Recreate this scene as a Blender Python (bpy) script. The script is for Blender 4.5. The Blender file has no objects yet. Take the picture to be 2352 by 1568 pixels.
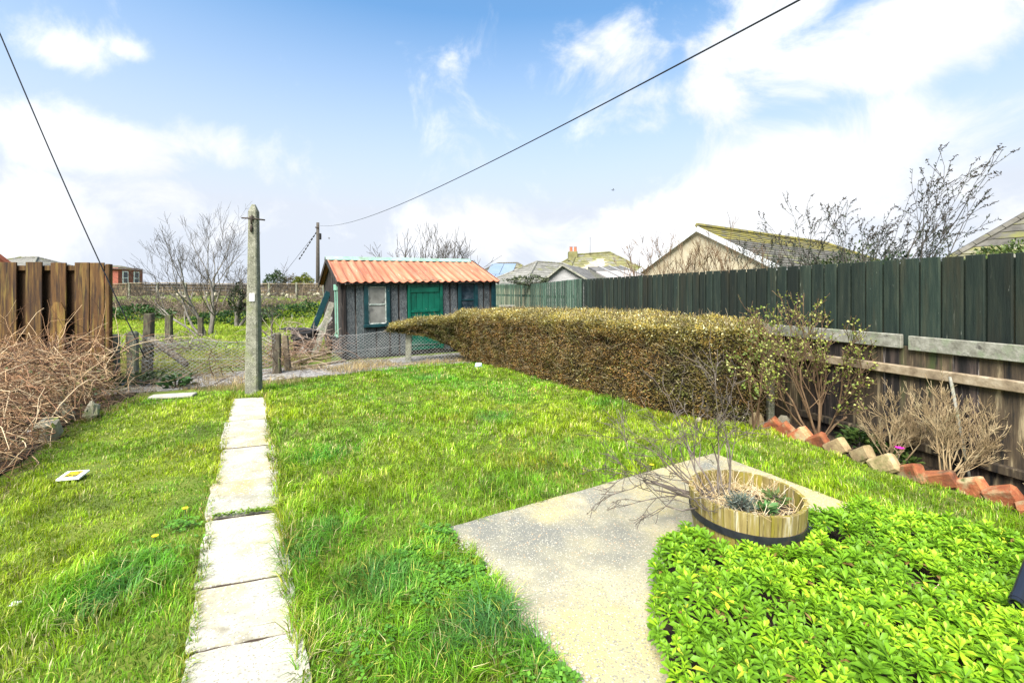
import bpy, math, random
import numpy as np
from mathutils import Matrix, Vector
random.seed(7); rng = np.random.default_rng(7)
scene = bpy.context.scene
R = math.radians
# ------------------------------------------------------------------ camera
CH, F = 1.75, 1010.0            # eye height, focal length in units of a 2352 px wide picture; horizon at row 670
cam = bpy.data.cameras.new('camera'); camo = bpy.data.objects.new('camera', cam)
scene.collection.objects.link(camo); scene.camera = camo
camo.location = (0, 0, CH); camo.rotation_euler = (R(90), 0, 0)
cam.sensor_width = 36; cam.lens = 36 * F / 2352; cam.shift_y = -114 / 2352
cam.clip_start = 0.05; cam.clip_end = 3000
# ------------------------------------------------------------------ light, sky
SUN_AZ, SUN_EL = 205.0, 50.0    # azimuth clockwise from the view direction
world = bpy.data.worlds.new('World'); scene.world = world; world.use_nodes = True
sun = bpy.data.lights.new('sun', 'SUN'); suno = bpy.data.objects.new('sun', sun); scene.collection.objects.link(suno)
sun.energy = 2.7; sun.angle = R(42); sun.color = (1.0, 0.95, 0.87)
sd = Vector((math.sin(R(SUN_AZ)) * math.cos(R(SUN_EL)), math.cos(R(SUN_AZ)) * math.cos(R(SUN_EL)), math.sin(R(SUN_EL))))
suno.rotation_euler = sd.to_track_quat('Z', 'Y').to_euler(); suno.location = sd * 30
vs = scene.view_settings
vs.view_transform = 'Standard'; vs.look = 'None'; vs.gamma = 1.0; vs.use_curve_mapping = False
vs.exposure = 2.27
scene.cycles.max_bounces = 6; scene.cycles.diffuse_bounces = 3; scene.cycles.transparent_max_bounces = 8

def build_sky():
    nt = world.node_tree; nt.nodes.clear(); N = nt.nodes.new; L = nt.links.new
    out = N('ShaderNodeOutputWorld'); bg = N('ShaderNodeBackground')
    sky = N('ShaderNodeTexSky'); sky.sky_type = 'NISHITA'; sky.sun_disc = False
    sky.sun_elevation = R(SUN_EL); sky.sun_rotation = R(SUN_AZ); sky.air_density = 1.0; sky.dust_density = 0.6; sky.ozone_density = 1.6
    tc = N('ShaderNodeTexCoord')
    def math_(op, a, b=None, clamp=False):
        n = N('ShaderNodeMath'); n.operation = op; n.use_clamp = clamp
        for i, v in enumerate((a, b)):
            if v is None: continue
            if isinstance(v, (int, float)): n.inputs[i].default_value = v
            else: L(v, n.inputs[i])
        return n.outputs[0]
    sep = N('ShaderNodeSeparateXYZ'); L(tc.outputs['Generated'], sep.inputs[0])
    X, Y, Z = sep.outputs
    az = math_('ARCTAN2', X, Y); el = math_('ARCSINE', Z)
    # billow noise over the whole dome, on a cloud layer seen in perspective
    zz = math_('ADD', math_('MAXIMUM', Z, 0.0), 0.22)
    cx = math_('DIVIDE', X, zz); cy = math_('DIVIDE', Y, zz)
    comb = N('ShaderNodeCombineXYZ'); L(cx, comb.inputs[0]); L(cy, comb.inputs[1])
    def noise(vec, scale, detail, rough, dist=0.0, off=(0, 0, 0)):
        m = N('ShaderNodeMapping'); m.inputs['Location'].default_value = off; L(vec, m.inputs[0])
        n = N('ShaderNodeTexNoise'); n.inputs['Scale'].default_value = scale; n.inputs['Detail'].default_value = detail
        n.inputs['Roughness'].default_value = rough; n.inputs['Distortion'].default_value = dist
        L(m.outputs[0], n.inputs['Vector']); return n.outputs['Fac']
    n1 = noise(tc.outputs['Generated'], 5.0, 10, 0.62, 0.55, (7.7, 2.2, 5.4))
    n2 = noise(comb.outputs[0], 0.55, 5, 0.5, 0.3, (0.3, 4.0, 0))
    # individual cloud banks: (azimuth, elevation, half widths, weight)
    def ang(x, y): 
        u, v = (x - 1176) / F, (670 - y) / F
        return math.atan2(u, 1), math.atan2(v, math.hypot(u, 1))
    banks = [(170, 125, 140, 60, .95), (270, 115, 110, 35, .6), (230, 310, 270, 85, .92), (480, 330, 220, 75, .75), (60, 520, 220, 100, 1.05), (430, 470, 220, 70, .5),
             (1850, 410, 400, 165, 1.15), (1560, 560, 420, 110, 1.0), (2150, 380, 230, 120, .7), (2080, 90, 520, 130, 1.15), (1730, 60, 190, 160, 1.0),
             (1430, 150, 200, 100, .5), (1620, 230, 260, 100, .7), (1030, 150, 80, 60, .2), (1060, 540, 230, 70, .9), (2320, 520, 200, 120, .7), (1300, 60, 60, 50, .25)]
    acc = None
    for (x, y, rx, ry, w) in banks:
        a0, e0 = ang(x, y); a1, _ = ang(x + rx, y); _, e1 = ang(x, y - ry); a2, _ = ang(x - rx, y)
        da = max(a1 - a2, .02) / 2; de = max(e1 - e0, .02)
        qa = math_('DIVIDE', math_('SUBTRACT', az, a0), da); qe = math_('DIVIDE', math_('SUBTRACT', el, e0), de)
        r2 = math_('ADD', math_('MULTIPLY', qa, qa), math_('MULTIPLY', qe, qe))
        g = math_('MULTIPLY', math_('EXPONENT', math_('MULTIPLY', r2, -0.9)), w)
        acc = g if acc is None else math_('MAXIMUM', acc, g)
    # elsewhere the same broken cloud cover goes on
    behind = math_('MULTIPLY', math_('SUBTRACT', 0.25, Y), 1.6, True)
    clear = math_('SUBTRACT', acc, math_('MULTIPLY', math_('SUBTRACT', 1.0, behind, True), 0.06))
    acc = math_('ADD', clear, math_('MULTIPLY', behind, math_('MULTIPLY', n2, 0.9)))
    d = math_('ADD', math_('MULTIPLY', acc, 0.85), math_('MULTIPLY', math_('SUBTRACT', n1, 0.5), 2.1))
    mr = N('ShaderNodeMapRange'); mr.interpolation_type = 'SMOOTHSTEP'; mr.inputs['From Min'].default_value = 0.14; mr.inputs['From Max'].default_value = 0.70
    L(d, mr.inputs['Value'])
    hz = math_('MULTIPLY', math_('SUBTRACT', 0.56, math_('MAXIMUM', el, 0.0)), 2.6, True)      # paler, hazier sky towards the horizon
    thin = noise(tc.outputs['Generated'], 2.0, 4, 0.5, 0.2, (9, 2, 1))
    cs = N('ShaderNodeMapRange'); cs.inputs['From Min'].default_value = 0.3; cs.inputs['From Max'].default_value = 0.7
    cs.inputs['To Min'].default_value = 0.84; cs.inputs['To Max'].default_value = 1.12; L(thin, cs.inputs['Value'])
    cc = N('ShaderNodeVectorMath'); cc.operation = 'SCALE'; cc.inputs[0].default_value = (2.32, 2.36, 2.44); L(cs.outputs[0], cc.inputs['Scale'])
    sk = N('ShaderNodeVectorMath'); sk.operation = 'MULTIPLY'; sk.inputs[1].default_value = (0.42, 0.565, 0.60); L(sky.outputs[0], sk.inputs[0])
    hm = N('ShaderNodeMix'); hm.data_type = 'RGBA'; L(hz, hm.inputs['Factor']); L(sk.outputs[0], hm.inputs['A']); hm.inputs['B'].default_value = (1.66, 1.80, 2.04, 1)
    mask = mr.outputs[0]
    mix = N('ShaderNodeMix'); mix.data_type = 'RGBA'; L(mask, mix.inputs['Factor']); L(hm.outputs['Result'], mix.inputs['A']); L(cc.outputs[0], mix.inputs['B'])
    L(mix.outputs['Result'], bg.inputs['Color']); bg.inputs['Strength'].default_value = 0.1
    L(bg.outputs[0], out.inputs[0])
build_sky()

# ------------------------------------------------------------------ projection helpers (photograph measurements -> places)
def Pz(x, y, Z):  return Vector(((x - 1176) / F * Z, Z, CH - (y - 670) / F * Z))
def G(x, y, h=0.0):
    Z = F * (CH - h) / (y - 670); return Vector(((x - 1176) / F * Z, Z, h))
# ------------------------------------------------------------------ mesh / object helpers
COL = scene.collection.objects
W = {}
def thing(name, label, cat, loc=(0, 0, 0), rotz=0.0, group=None, rot=None):
    o = bpy.data.objects.new(name, None); COL.link(o); o.empty_display_size = .1
    o.location = loc; o.rotation_euler = rot if rot else (0, 0, rotz)
    o['label'] = label; o['category'] = cat
    if group: o['group'] = group
    W[o] = Matrix.LocRotScale(o.location, o.rotation_euler, None)
    return o
def tag(o, label, cat, group=None):
    o['label'] = label; o['category'] = cat
    if group: o['group'] = group
    return o
def finish(name, me, mat, parent=None, kind=None, smooth=False, label=None):
    if mat is not None: me.materials.append(mat)
    o = bpy.data.objects.new(name, me); COL.link(o)
    if parent is not None:
        o.parent = parent; W[o] = W[parent]
    else: W[o] = Matrix.Identity(4)
    if kind: o['kind'] = kind
    if label: o['label'] = label
    if smooth: me.polygons.foreach_set('use_smooth', [True] * len(me.polygons))
    return o
class MB:
    def __init__(s): s.v = []; s.f = []
    def add(s, vs_, fs):
        b = len(s.v); s.v.extend([tuple(v) for v in vs_]); s.f.extend([tuple(i + b for i in f) for f in fs]); return s
    def box(s, c, size, M=None, bev=0.0, jit=0.0):
        """chamfered box, centre c, full size, optional 3x3/4x4 rotation M"""
        hx, hy, hz = [d / 2 for d in size]; c = Vector(c); h = (hx, hy, hz)
        bev = min(bev, .45 * min(size))
        pts, fs = [], []
        if bev <= 0:
            idx = {}
            for sx in (-1, 1):
                for sy in (-1, 1):
                    for sz in (-1, 1):
                        idx[(sx, sy, sz)] = len(pts); pts.append(Vector((sx * hx, sy * hy, sz * hz)))
            for a in range(3):
                b_, c_ = [k for k in range(3) if k != a]
                for sg in (-1, 1):
                    q = []
                    for (p, r) in ((-1, -1), (1, -1), (1, 1), (-1, 1)):
                        t = [0, 0, 0]; t[a] = sg; t[b_] = p; t[c_] = r; q.append(idx[tuple(t)])
                    fs.append(q)
        else:
            idx = {}
            for sx in (-1, 1):
                for sy in (-1, 1):
                    for sz in (-1, 1):
                        sg = (sx, sy, sz)
                        for a in range(3):
                            p = [sg[k] * (h[k] - (0 if k == a else bev)) for k in range(3)]
                            idx[(sg, a)] = len(pts); pts.append(Vector(p))
            for a in range(3):
                b_, c_ = [k for k in range(3) if k != a]
                for sg in (-1, 1):
                    q = []
                    for (p, r) in ((-1, -1), (1, -1), (1, 1), (-1, 1)):
                        t = [0, 0, 0]; t[a] = sg; t[b_] = p; t[c_] = r; q.append(idx[(tuple(t), a)])
                    fs.append(q)
            for c_ in range(3):
                a, b_ = [k for k in range(3) if k != c_]
                for sa in (-1, 1):
                    for sb in (-1, 1):
                        t1 = [0, 0, 0]; t1[a] = sa; t1[b_] = sb; t2 = list(t1); t1[c_] = 1; t2[c_] = -1
                        t1, t2 = tuple(t1), tuple(t2)
                        fs.append([idx[(t1, a)], idx[(t1, b_)], idx[(t2, b_)], idx[(t2, a)]])
            for sx in (-1, 1):
                for sy in (-1, 1):
                    for sz in (-1, 1):
                        fs.append([idx[((sx, sy, sz), a)] for a in range(3)])
        out = []
        for f in fs:
            n = (pts[f[1]] - pts[f[0]]).cross(pts[f[2]] - pts[f[0]]); ctr = sum((pts[i] for i in f), Vector()) / len(f)
            out.append(f if n.dot(ctr) > 0 else f[::-1])
        if jit:
            pts = [p + Vector((random.uniform(-jit, jit), random.uniform(-jit, jit), random.uniform(-jit, jit))) for p in pts]
        if M is not None: pts = [M @ p for p in pts]
        return s.add([p + c for p in pts], out)
    def bar(s, p, q, w, t, up=(0, 0, 1), bev=0.0):
        """box from p to q; w across (horizontal), t along up"""
        p, q = Vector(p), Vector(q); d = (q - p); l = d.length; d.normalize()
        u = Vector(up); x = u.cross(d)
        if x.length < 1e-4: x = Vector((1, 0, 0)).cross(d)
        x.normalize(); u = d.cross(x)
        M = Matrix((x, d, u)).transposed()
        return s.box((p + q) / 2, (w, l, t), M, bev)
    def prism(s, poly, z0, z1):
        n = len(poly); a = sum(poly[i][0] * poly[(i + 1) % n][1] - poly[(i + 1) % n][0] * poly[i][1] for i in range(n))
        if a < 0: poly = poly[::-1]
        v = [(p[0], p[1], z0) for p in poly] + [(p[0], p[1], z1) for p in poly]
        f = [tuple(range(n, 2 * n)), tuple(range(n - 1, -1, -1))] + [(i, (i + 1) % n, n + (i + 1) % n, n + i) for i in range(n)]
        return s.add(v, f)
    def lathe(s, prof, c=(0, 0, 0), n=24, close=False):
        c = Vector(c); v = []; f = []
        for (r, z) in prof:
            for k in range(n):
                a = 2 * math.pi * k / n; v.append((c.x + r * math.cos(a), c.y + r * math.sin(a), c.z + z))
        for j in range(len(prof) - 1):
            for k in range(n):
                f.append((j * n + k, j * n + (k + 1) % n, (j + 1) * n + (k + 1) % n, (j + 1) * n + k))
        if close:
            f.append(tuple(range((len(prof) - 1) * n, len(prof) * n))); f.append(tuple(range(n - 1, -1, -1)))
        return s.add(v, f)
    def tube(s, pts, rad, n=8, cap=True):
        pts = [Vector(p) for p in pts]
        if not hasattr(rad, '__len__'): rad = [rad] * len(pts)
        v = []; f = []
        for i, p in enumerate(pts):
            t = (pts[min(i + 1, len(pts) - 1)] - pts[max(i - 1, 0)]).normalized()
            ref = Vector((0, 0, 1)) if abs(t.z) < .9 else Vector((1, 0, 0))
            x = t.cross(ref).normalized(); y = x.cross(t)
            for k in range(n):
                a = 2 * math.pi * k / n; v.append(p + (x * math.cos(a) + y * math.sin(a)) * rad[i])
        m = len(pts)
        for j in range(m - 1):
            for k in range(n): f.append((j * n + k, j * n + (k + 1) % n, (j + 1) * n + (k + 1) % n, (j + 1) * n + k))
        if cap: f.append(tuple(range(n - 1, -1, -1))); f.append(tuple((m - 1) * n + k for k in range(n)))
        return s.add(v, f)
    def obj(s, name, mat, parent=None, kind=None, smooth=False, world=False, label=None):
        v = s.v
        if world and parent is not None:
            I = W[parent].inverted(); v = [I @ Vector(p) for p in v]
        me = bpy.data.meshes.new(name); me.from_pydata([tuple(p) for p in v], [], s.f); me.update()
        return finish(name, me, mat, parent, kind, smooth, label)
def mesh_np(name, V, T, mat, parent=None, kind=None, col=None, smooth=False, world=True):
    """V (n,3), T (m,3 or 4) index array, col (n,3)"""
    V = np.asarray(V, float); T = np.asarray(T, np.int32)
    if world and parent is not None:
        I = np.array(W[parent].inverted()); V = V @ I[:3, :3].T + I[:3, 3]
    me = bpy.data.meshes.new(name); n, m, k = len(V), len(T), T.shape[1]
    me.vertices.add(n); me.vertices.foreach_set('co', V.astype(np.float32).ravel())
    me.loops.add(m * k); me.loops.foreach_set('vertex_index', T.ravel())
    me.polygons.add(m); me.polygons.foreach_set('loop_start', np.arange(0, m * k, k, dtype=np.int32))
    me.polygons.foreach_set('loop_total', np.full(m, k, np.int32))
    if col is not None:
        a = me.attributes.new('Col', 'FLOAT_COLOR', 'POINT')
        c4 = np.ones((n, 4), np.float32); c4[:, :3] = col; a.data.foreach_set('color', c4.ravel())
    me.update(calc_edges=True); me.validate()
    return finish(name, me, mat, parent, kind, smooth)
class Strands:
    """many thin tapering stems, gathered into one mesh"""
    def __init__(s): s.g = {}; s.tips = []
    def add(s, pts, r0, r1, col=None):
        p = np.asarray([tuple(q) for q in pts], float); k = len(p)
        s.g.setdefault(k, []).append((p, np.linspace(r0, r1, k), (1, 1, 1) if col is None else col))
    def arrays(s, sides=3):
        Vs, Ts, Cs, base = [], [], [], 0
        for k, L_ in s.g.items():
            P_ = np.stack([a[0] for a in L_]); Rr = np.stack([a[1] for a in L_]); C_ = np.array([a[2] for a in L_], float)
            t = np.gradient(P_, axis=1); t /= np.linalg.norm(t, axis=2, keepdims=True) + 1e-9
            ref = np.where(np.abs(t[..., 2:3]) < .9, np.array([0, 0, 1.]), np.array([1., 0, 0]))
            x = np.cross(t, ref); x /= np.linalg.norm(x, axis=2, keepdims=True) + 1e-9; y = np.cross(x, t)
            n = len(L_); ringv = []
            for q in range(sides):
                a = 2 * math.pi * q / sides; ringv.append(P_ + (x * math.cos(a) + y * math.sin(a)) * Rr[..., None])
            V = np.stack(ringv, axis=2).reshape(-1, 3)
            idx = np.arange(n * k * sides).reshape(n, k, sides)
            a = idx[:, :-1, :]; b = np.roll(a, -1, axis=2); d = idx[:, 1:, :]; c = np.roll(d, -1, axis=2)
            T = np.stack([a, b, c, d], axis=-1).reshape(-1, 4) + base
            Vs.append(V); Ts.append(T); Cs.append(np.repeat(C_, k * sides, axis=0)); base += len(V)
        return np.concatenate(Vs), np.concatenate(Ts), np.concatenate(Cs)
    def obj(s, name, mat, parent=None, kind=None, sides=3, color=False):
        V, T, C_ = s.arrays(sides); return mesh_np(name, V, T, mat, parent, kind, C_ if color else None, smooth=True)
def leaves_arrays(P_, D_, Nn, length, width, col, fold=0.25):
    """leaf-shaped faces: base P, direction D, approximate normal N"""
    n = len(P_); D_ = D_ / (np.linalg.norm(D_, axis=1, keepdims=True) + 1e-9)
    S = np.cross(D_, Nn); S /= np.linalg.norm(S, axis=1, keepdims=True) + 1e-9; U = np.cross(S, D_)
    l = np.broadcast_to(np.asarray(length, float), (n,))[:, None]; w = np.broadcast_to(np.asarray(width, float), (n,))[:, None]
    V = np.stack([P_, P_ + D_ * l * .5 + S * w * .5 + U * w * fold, P_ + D_ * l * .55 + U * 0, P_ + D_ * l * .5 - S * w * .5 + U * w * fold, P_ + D_ * l - U * l * .08], axis=1).reshape(-1, 3)
    b = np.arange(n)[:, None] * 5
    T = np.concatenate([b + np.array([[0, 1, 2]]), b + np.array([[0, 2, 3]]), b + np.array([[1, 4, 2]]), b + np.array([[2, 4, 3]])], axis=0)
    return V, T, np.repeat(col, 5, axis=0)
def unit(v): return v / (np.linalg.norm(v, axis=-1, keepdims=True) + 1e-9)
def inpoly(x, y, poly):
    r = np.zeros(np.shape(x), bool); n = len(poly); j = n - 1
    for i in range(n):
        xi, yi = poly[i][0], poly[i][1]; xj, yj = poly[j][0], poly[j][1]
        c = ((yi > y) != (yj > y)) & (x < (xj - xi) * (y - yi) / (yj - yi + 1e-12) + xi); r ^= c; j = i
    return r
def vnoise(x, y, seed=0, scale=1.0):
    """smooth value noise in 2-D, about -1..1"""
    r = np.random.default_rng(seed); tab = r.uniform(-1, 1, (64, 64)); x = np.asarray(x) / scale; y = np.asarray(y) / scale
    xi = np.floor(x).astype(int); yi = np.floor(y).astype(int); fx = x - xi; fy = y - yi; fx = fx * fx * (3 - 2 * fx); fy = fy * fy * (3 - 2 * fy)
    g = lambda a, b: tab[a % 64, b % 64]
    return (g(xi, yi) * (1 - fx) + g(xi + 1, yi) * fx) * (1 - fy) + (g(xi, yi + 1) * (1 - fx) + g(xi + 1, yi + 1) * fx) * fy
# ------------------------------------------------------------------ materials
def mat(name, cols, scale=3.0, stretch=(1, 1, 1), rough=0.85, bump=0.15, bscale=None, detail=6, var=0.0, speck=None, patches=None, metal=0.0, coat=0.0, coords='Object', bdist=.01, pos=None, spec=.35):
    m = bpy.data.materials.new(name); m.use_nodes = True; nt = m.node_tree; N = nt.nodes.new; L = nt.links.new
    b = nt.nodes['Principled BSDF']; tc = N('ShaderNodeTexCoord'); mp = N('ShaderNodeMapping'); mp.inputs['Scale'].default_value = stretch
    oi = N('ShaderNodeObjectInfo')
    add = N('ShaderNodeVectorMath'); add.operation = 'ADD'; L(tc.outputs[coords], add.inputs[0])
    mul = N('ShaderNodeMath'); mul.operation = 'MULTIPLY'; mul.inputs[1].default_value = 37.0; L(oi.outputs['Random'], mul.inputs[0])
    if coords == 'Object': L(mul.outputs[0], add.inputs[1])
    L(add.outputs[0], mp.inputs[0])
    def noise(sc, det=detail, rg=.6):
        n = N('ShaderNodeTexNoise'); n.inputs['Scale'].default_value = sc; n.inputs['Detail'].default_value = det; n.inputs['Roughness'].default_value = rg; L(mp.outputs[0], n.inputs['Vector']); return n
    n = noise(scale); cr = N('ShaderNodeValToRGB'); e = cr.color_ramp.elements
    k = len(cols); ps = pos or [.3 + .4 * i / max(k - 1, 1) for i in range(k)]
    while len(e) < k: e.new(.5)
    for i in range(k): e[i].position = ps[i]; e[i].color = (*cols[i], 1)
    L(n.outputs['Fac'], cr.inputs[0]); c = cr.outputs[0]
    def mixc(fac, a, colr, mode='MIX'):
        x = N('ShaderNodeMix'); x.data_type = 'RGBA'; x.blend_type = mode; L(a, x.inputs['A'])
        if isinstance(colr, tuple): x.inputs['B'].default_value = (*colr, 1)
        else: L(colr, x.inputs['B'])
        if isinstance(fac, (int, float)): x.inputs['Factor'].default_value = fac
        else: L(fac, x.inputs['Factor'])
        return x.outputs['Result']
    for (pc, psc, lo, hi) in (patches or []):       # large patches of another colour
        pn = N('ShaderNodeTexNoise'); pn.inputs['Scale'].default_value = psc; pn.inputs['Detail'].default_value = 5; pn.inputs['Roughness'].default_value = .6; L(mp.outputs[0], pn.inputs['Vector'])
        r = N('ShaderNodeMapRange'); r.inputs['From Min'].default_value = lo; r.inputs['From Max'].default_value = hi; L(pn.outputs['Fac'], r.inputs['Value'])
        c = mixc(r.outputs[0], c, pc)
    for (sc_, ssc, th) in (speck or []):            # small specks
        v = N('ShaderNodeTexVoronoi'); v.inputs['Scale'].default_value = ssc; L(mp.outputs[0], v.inputs['Vector'])
        sp = N('ShaderNodeSeparateColor'); L(v.outputs['Color'], sp.inputs[0])
        r = N('ShaderNodeMath'); r.operation = 'LESS_THAN'; r.inputs[1].default_value = th; L(sp.outputs[0], r.inputs[0]); c = mixc(r.outputs[0], c, sc_)
    if var:
        h = N('ShaderNodeHueSaturation'); r = N('ShaderNodeMapRange'); r.inputs['To Min'].default_value = 1 - var; r.inputs['To Max'].default_value = 1 + var
        L(oi.outputs['Random'], r.inputs['Value']); L(r.outputs[0], h.inputs['Value']); L(c, h.inputs['Color']); c = h.outputs[0]
    L(c, b.inputs['Base Color']); b.inputs['Roughness'].default_value = rough; b.inputs['Metallic'].default_value = metal
    b.inputs['Specular IOR Level'].default_value = spec
    if coat: b.inputs['Coat Weight'].default_value = coat
    if bump:
        bn = noise(bscale or scale * 3, 8, .65); bp = N('ShaderNodeBump'); bp.inputs['Strength'].default_value = bump; bp.inputs['Distance'].default_value = bdist
        L(bn.outputs['Fac'], bp.inputs['Height']); L(bp.outputs[0], b.inputs['Normal'])
    return m
def leafmat(name, rough=.55, trans=.3, tint=(1, 1, 1), spec=.3):
    m = bpy.data.materials.new(name); m.use_nodes = True; nt = m.node_tree; N = nt.nodes.new; L = nt.links.new
    b = nt.nodes['Principled BSDF']; at = N('ShaderNodeAttribute'); at.attribute_name = 'Col'
    mx = N('ShaderNodeMix'); mx.data_type = 'RGBA'; mx.blend_type = 'MULTIPLY'; mx.inputs['Factor'].default_value = 1; L(at.outputs['Color'], mx.inputs['A']); mx.inputs['B'].default_value = (*tint, 1)
    L(mx.outputs['Result'], b.inputs['Base Color']); b.inputs['Roughness'].default_value = rough; b.inputs['Specular IOR Level'].default_value = spec
    if trans:
        t = N('ShaderNodeBsdfTranslucent'); L(mx.outputs['Result'], t.inputs['Color']); s = N('ShaderNodeMixShader'); s.inputs[0].default_value = trans
        L(b.outputs[0], s.inputs[1]); L(t.outputs[0], s.inputs[2]); L(s.outputs[0], nt.nodes['Material Output'].inputs[0])
    return m
M = {}
M['ground'] = mat('ground', [(.05, .07, .010), (.085, .12, .012), (.13, .155, .02)], 2.5, rough=1, bump=.5, bscale=30, patches=[((.12, .10, .035), .8, .60, .74)])
M['blade'] = leafmat('grass_blade', .5, .35)
M['leaf'] = leafmat('leaf', .5, .25)
M['dry'] = leafmat('dry_stem', .85, 0)
M['slab'] = mat('pale_stone', [(.26, .245, .185), (.335, .32, .26), (.40, .39, .34)], 5, rough=.9, bump=.5, bscale=50, var=.07, patches=[((.36, .275, .10), 1.6, .50, .74), ((.22, .20, .15), 8, .58, .72)], speck=[((.22, .205, .165), 130, .07), ((.46, .45, .41), 110, .06)])
M['patio'] = mat('pebbled_concrete', [(.275, .255, .175), (.325, .30, .205), (.36, .335, .235)], 5, rough=.95, bump=.8, bscale=110, patches=[((.40, .34, .16), .9, .42, .56), ((.165, .165, .14), .85, .49, .62), ((.38, .33, .22), 2.2, .58, .68), ((.15, .145, .105), 5, .68, .76)], speck=[((.43, .40, .32), 150, .09), ((.22, .21, .16), 130, .12), ((.40, .28, .17), 120, .02)])
M['soil'] = mat('soil', [(.018, .012, .008), (.045, .03, .02), (.075, .05, .034)], 9, rough=1, bump=.9, bscale=25, bdist=.03)
M['gravel'] = mat('grey_gravel', [(.12, .115, .11), (.21, .20, .19), (.30, .285, .27)], 6, rough=1, bump=.8, bscale=60, speck=[((.4, .38, .35), 40, .12), ((.06, .05, .045), 36, .14)], patches=[((.16, .14, .07), 1.2, .5, .7)])
M['felt'] = mat('mineral_felt', [(.040, .051, .056), (.064, .074, .079), (.105, .113, .116)], 35, rough=.95, bump=.4, bscale=120, var=.2, stretch=(1, 1, .3), speck=[((.13, .138, .138), 110, .12), ((.024, .027, .03), 100, .16)], patches=[((.03, .05, .05), 1.5, .48, .72), ((.02, .024, .024), 3, .58, .70)])
M['tarwood'] = mat('weathered_black_wood', [(.005, .0045, .0045), (.018, .014, .013), (.075, .055, .045)], 3.0, stretch=(7, 7, .45), rough=.9, bump=.6, var=.5, pos=[.35, .5, .68], patches=[((.24, .205, .185), 2.6, .60, .70)])
M['greywood'] = mat('grey_weathered_wood', [(.12, .115, .09), (.20, .195, .16), (.30, .29, .25)], 5, stretch=(3, 3, 3), rough=.9, bump=.5, var=.15, patches=[((.16, .19, .12), 3, .5, .7), ((.07, .065, .055), 4, .6, .72)])
M['brownplank'] = mat('stained_planks', [(0.0210, 0.0165, 0.0135), (0.0675, 0.0488, 0.0300), (0.1650, 0.1275, 0.0750)], 2.6, stretch=(7, 7, .7), rough=.9, bump=.6, var=.5, patches=[((0.3000, 0.2400, 0.1425), 2.6, .57, .68), ((0.0075, 0.0075, 0.0075), 1.6, .52, .64), ((0.0375, 0.0488, 0.0165), 1.1, .58, .7)])
M['greenfence'] = mat('dark_green_stain', [(.0060, .0135, .0102), (.0125, .0225, .0165), (.028, .038, .025)], 3, stretch=(6, 6, .6), rough=.88, bump=.6, var=.45, patches=[((.030, .030, .017), 1.2, .50, .70), ((.10, .11, .085), 5.5, .665, .73), ((.26, .27, .23), 9, .72, .74)])
M['palefence'] = mat('faded_green_paint', [(.022, .050, .034), (.045, .085, .060), (.11, .15, .11)], 3, stretch=(8, 8, .6), rough=.9, bump=.5, var=.35, patches=[((.25, .28, .21), 3.4, .60, .72)])
M['gold'] = mat('sunbleached_brown_boards', [(.030, .012, .0035), (.075, .036, .009), (.16, .095, .024)], 2.6, stretch=(7, 7, .6), rough=.85, bump=.5, var=.35, patches=[((.020, .009, .004), 2.0, .49, .62), ((.17, .12, .026), 1.5, .56, .70)])
M['darkboard'] = mat('shaded_back_boards', [(.03, .016, .006), (.06, .03, .012)], 4, stretch=(6, 6, .6), rough=.9, bump=.3)  # shade behind the front boards put into this darker brown
M['teal'] = mat('green_gloss_paint', [(.0, .050, .031), (.001, .085, .052), (.004, .11, .068)], 4, rough=.4, bump=.12, bscale=12, patches=[((.30, .45, .38), 9, .715, .735), ((.004, .03, .022), 3, .58, .75)], stretch=(1, 1, .6))
M['tealdark'] = mat('dark_blue_green_paint', [(.001, .016, .020), (.003, .028, .034), (.006, .045, .052)], 5, rough=.45, bump=.15, bscale=14, patches=[((.35, .40, .38), 11, .72, .74)])
M['palegreen'] = mat('pale_green_paint', [(.16, .34, .25), (.22, .42, .32)], 6, rough=.6, bump=.1)
M['ridge'] = mat('verdigris_ridge', [(.12, .22, .18), (.20, .30, .255), (.28, .345, .31)], 3, rough=.75, bump=.2, patches=[((.12, .18, .12), 2.5, .56, .72)])
M['redsheet'] = mat('terracotta_coated_sheet', [(.27, .088, .043), (.36, .135, .072), (.43, .200, .125)], 2.2, stretch=(5, .35, .35), rough=.7, bump=.15, var=.16, patches=[((.22, .070, .042), 2.4, .52, .70), ((.43, .31, .24), 4, .62, .74), ((.16, .10, .08), 7, .68, .76)])
M['pane1'] = mat('dusty_window_glass', [(.11, .11, .10), (.17, .17, .155), (.24, .235, .22)], 3.5, rough=.28, bump=.05, patches=[((.06, .06, .06), 3, .55, .65)], spec=.5)
M['pane2'] = mat('dark_window_glass', [(.006, .012, .018), (.012, .024, .034), (.05, .065, .08)], 5, rough=.12, bump=.03, spec=.6)
M['conc'] = mat('lichened_concrete', [(.115, .115, .085), (.18, .18, .135), (.26, .255, .20)], 9, rough=.95, bump=.7, bscale=45, patches=[((.15, .17, .07), 3, .52, .68)], speck=[((.38, .37, .31), 130, .05), ((.08, .08, .06), 90, .1)])
M['iron'] = mat('rusty_iron', [(.022, .018, .016), (.06, .042, .03)], 20, rough=.75, bump=.2)
M['white'] = mat('white_enamel', [(.74, .74, .72), (.8, .8, .79)], 4, rough=.4, bump=0)
M['bark'] = mat('grey_bark', [(.085, .075, .062), (.15, .135, .115), (.24, .22, .19)], 8, stretch=(2, 2, .6), rough=.95, bump=.5)
M['darkbark'] = mat('dark_twig_bark', [(0.0425, 0.0365, 0.0306), (0.0808, 0.0706, 0.0595)], 9, rough=.95, bump=.2)
M['brownbark'] = mat('brown_bark', [(.065, .038, .020), (.13, .08, .043), (.21, .14, .08)], 8, stretch=(2, 2, .5), rough=.9, bump=.4)
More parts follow.
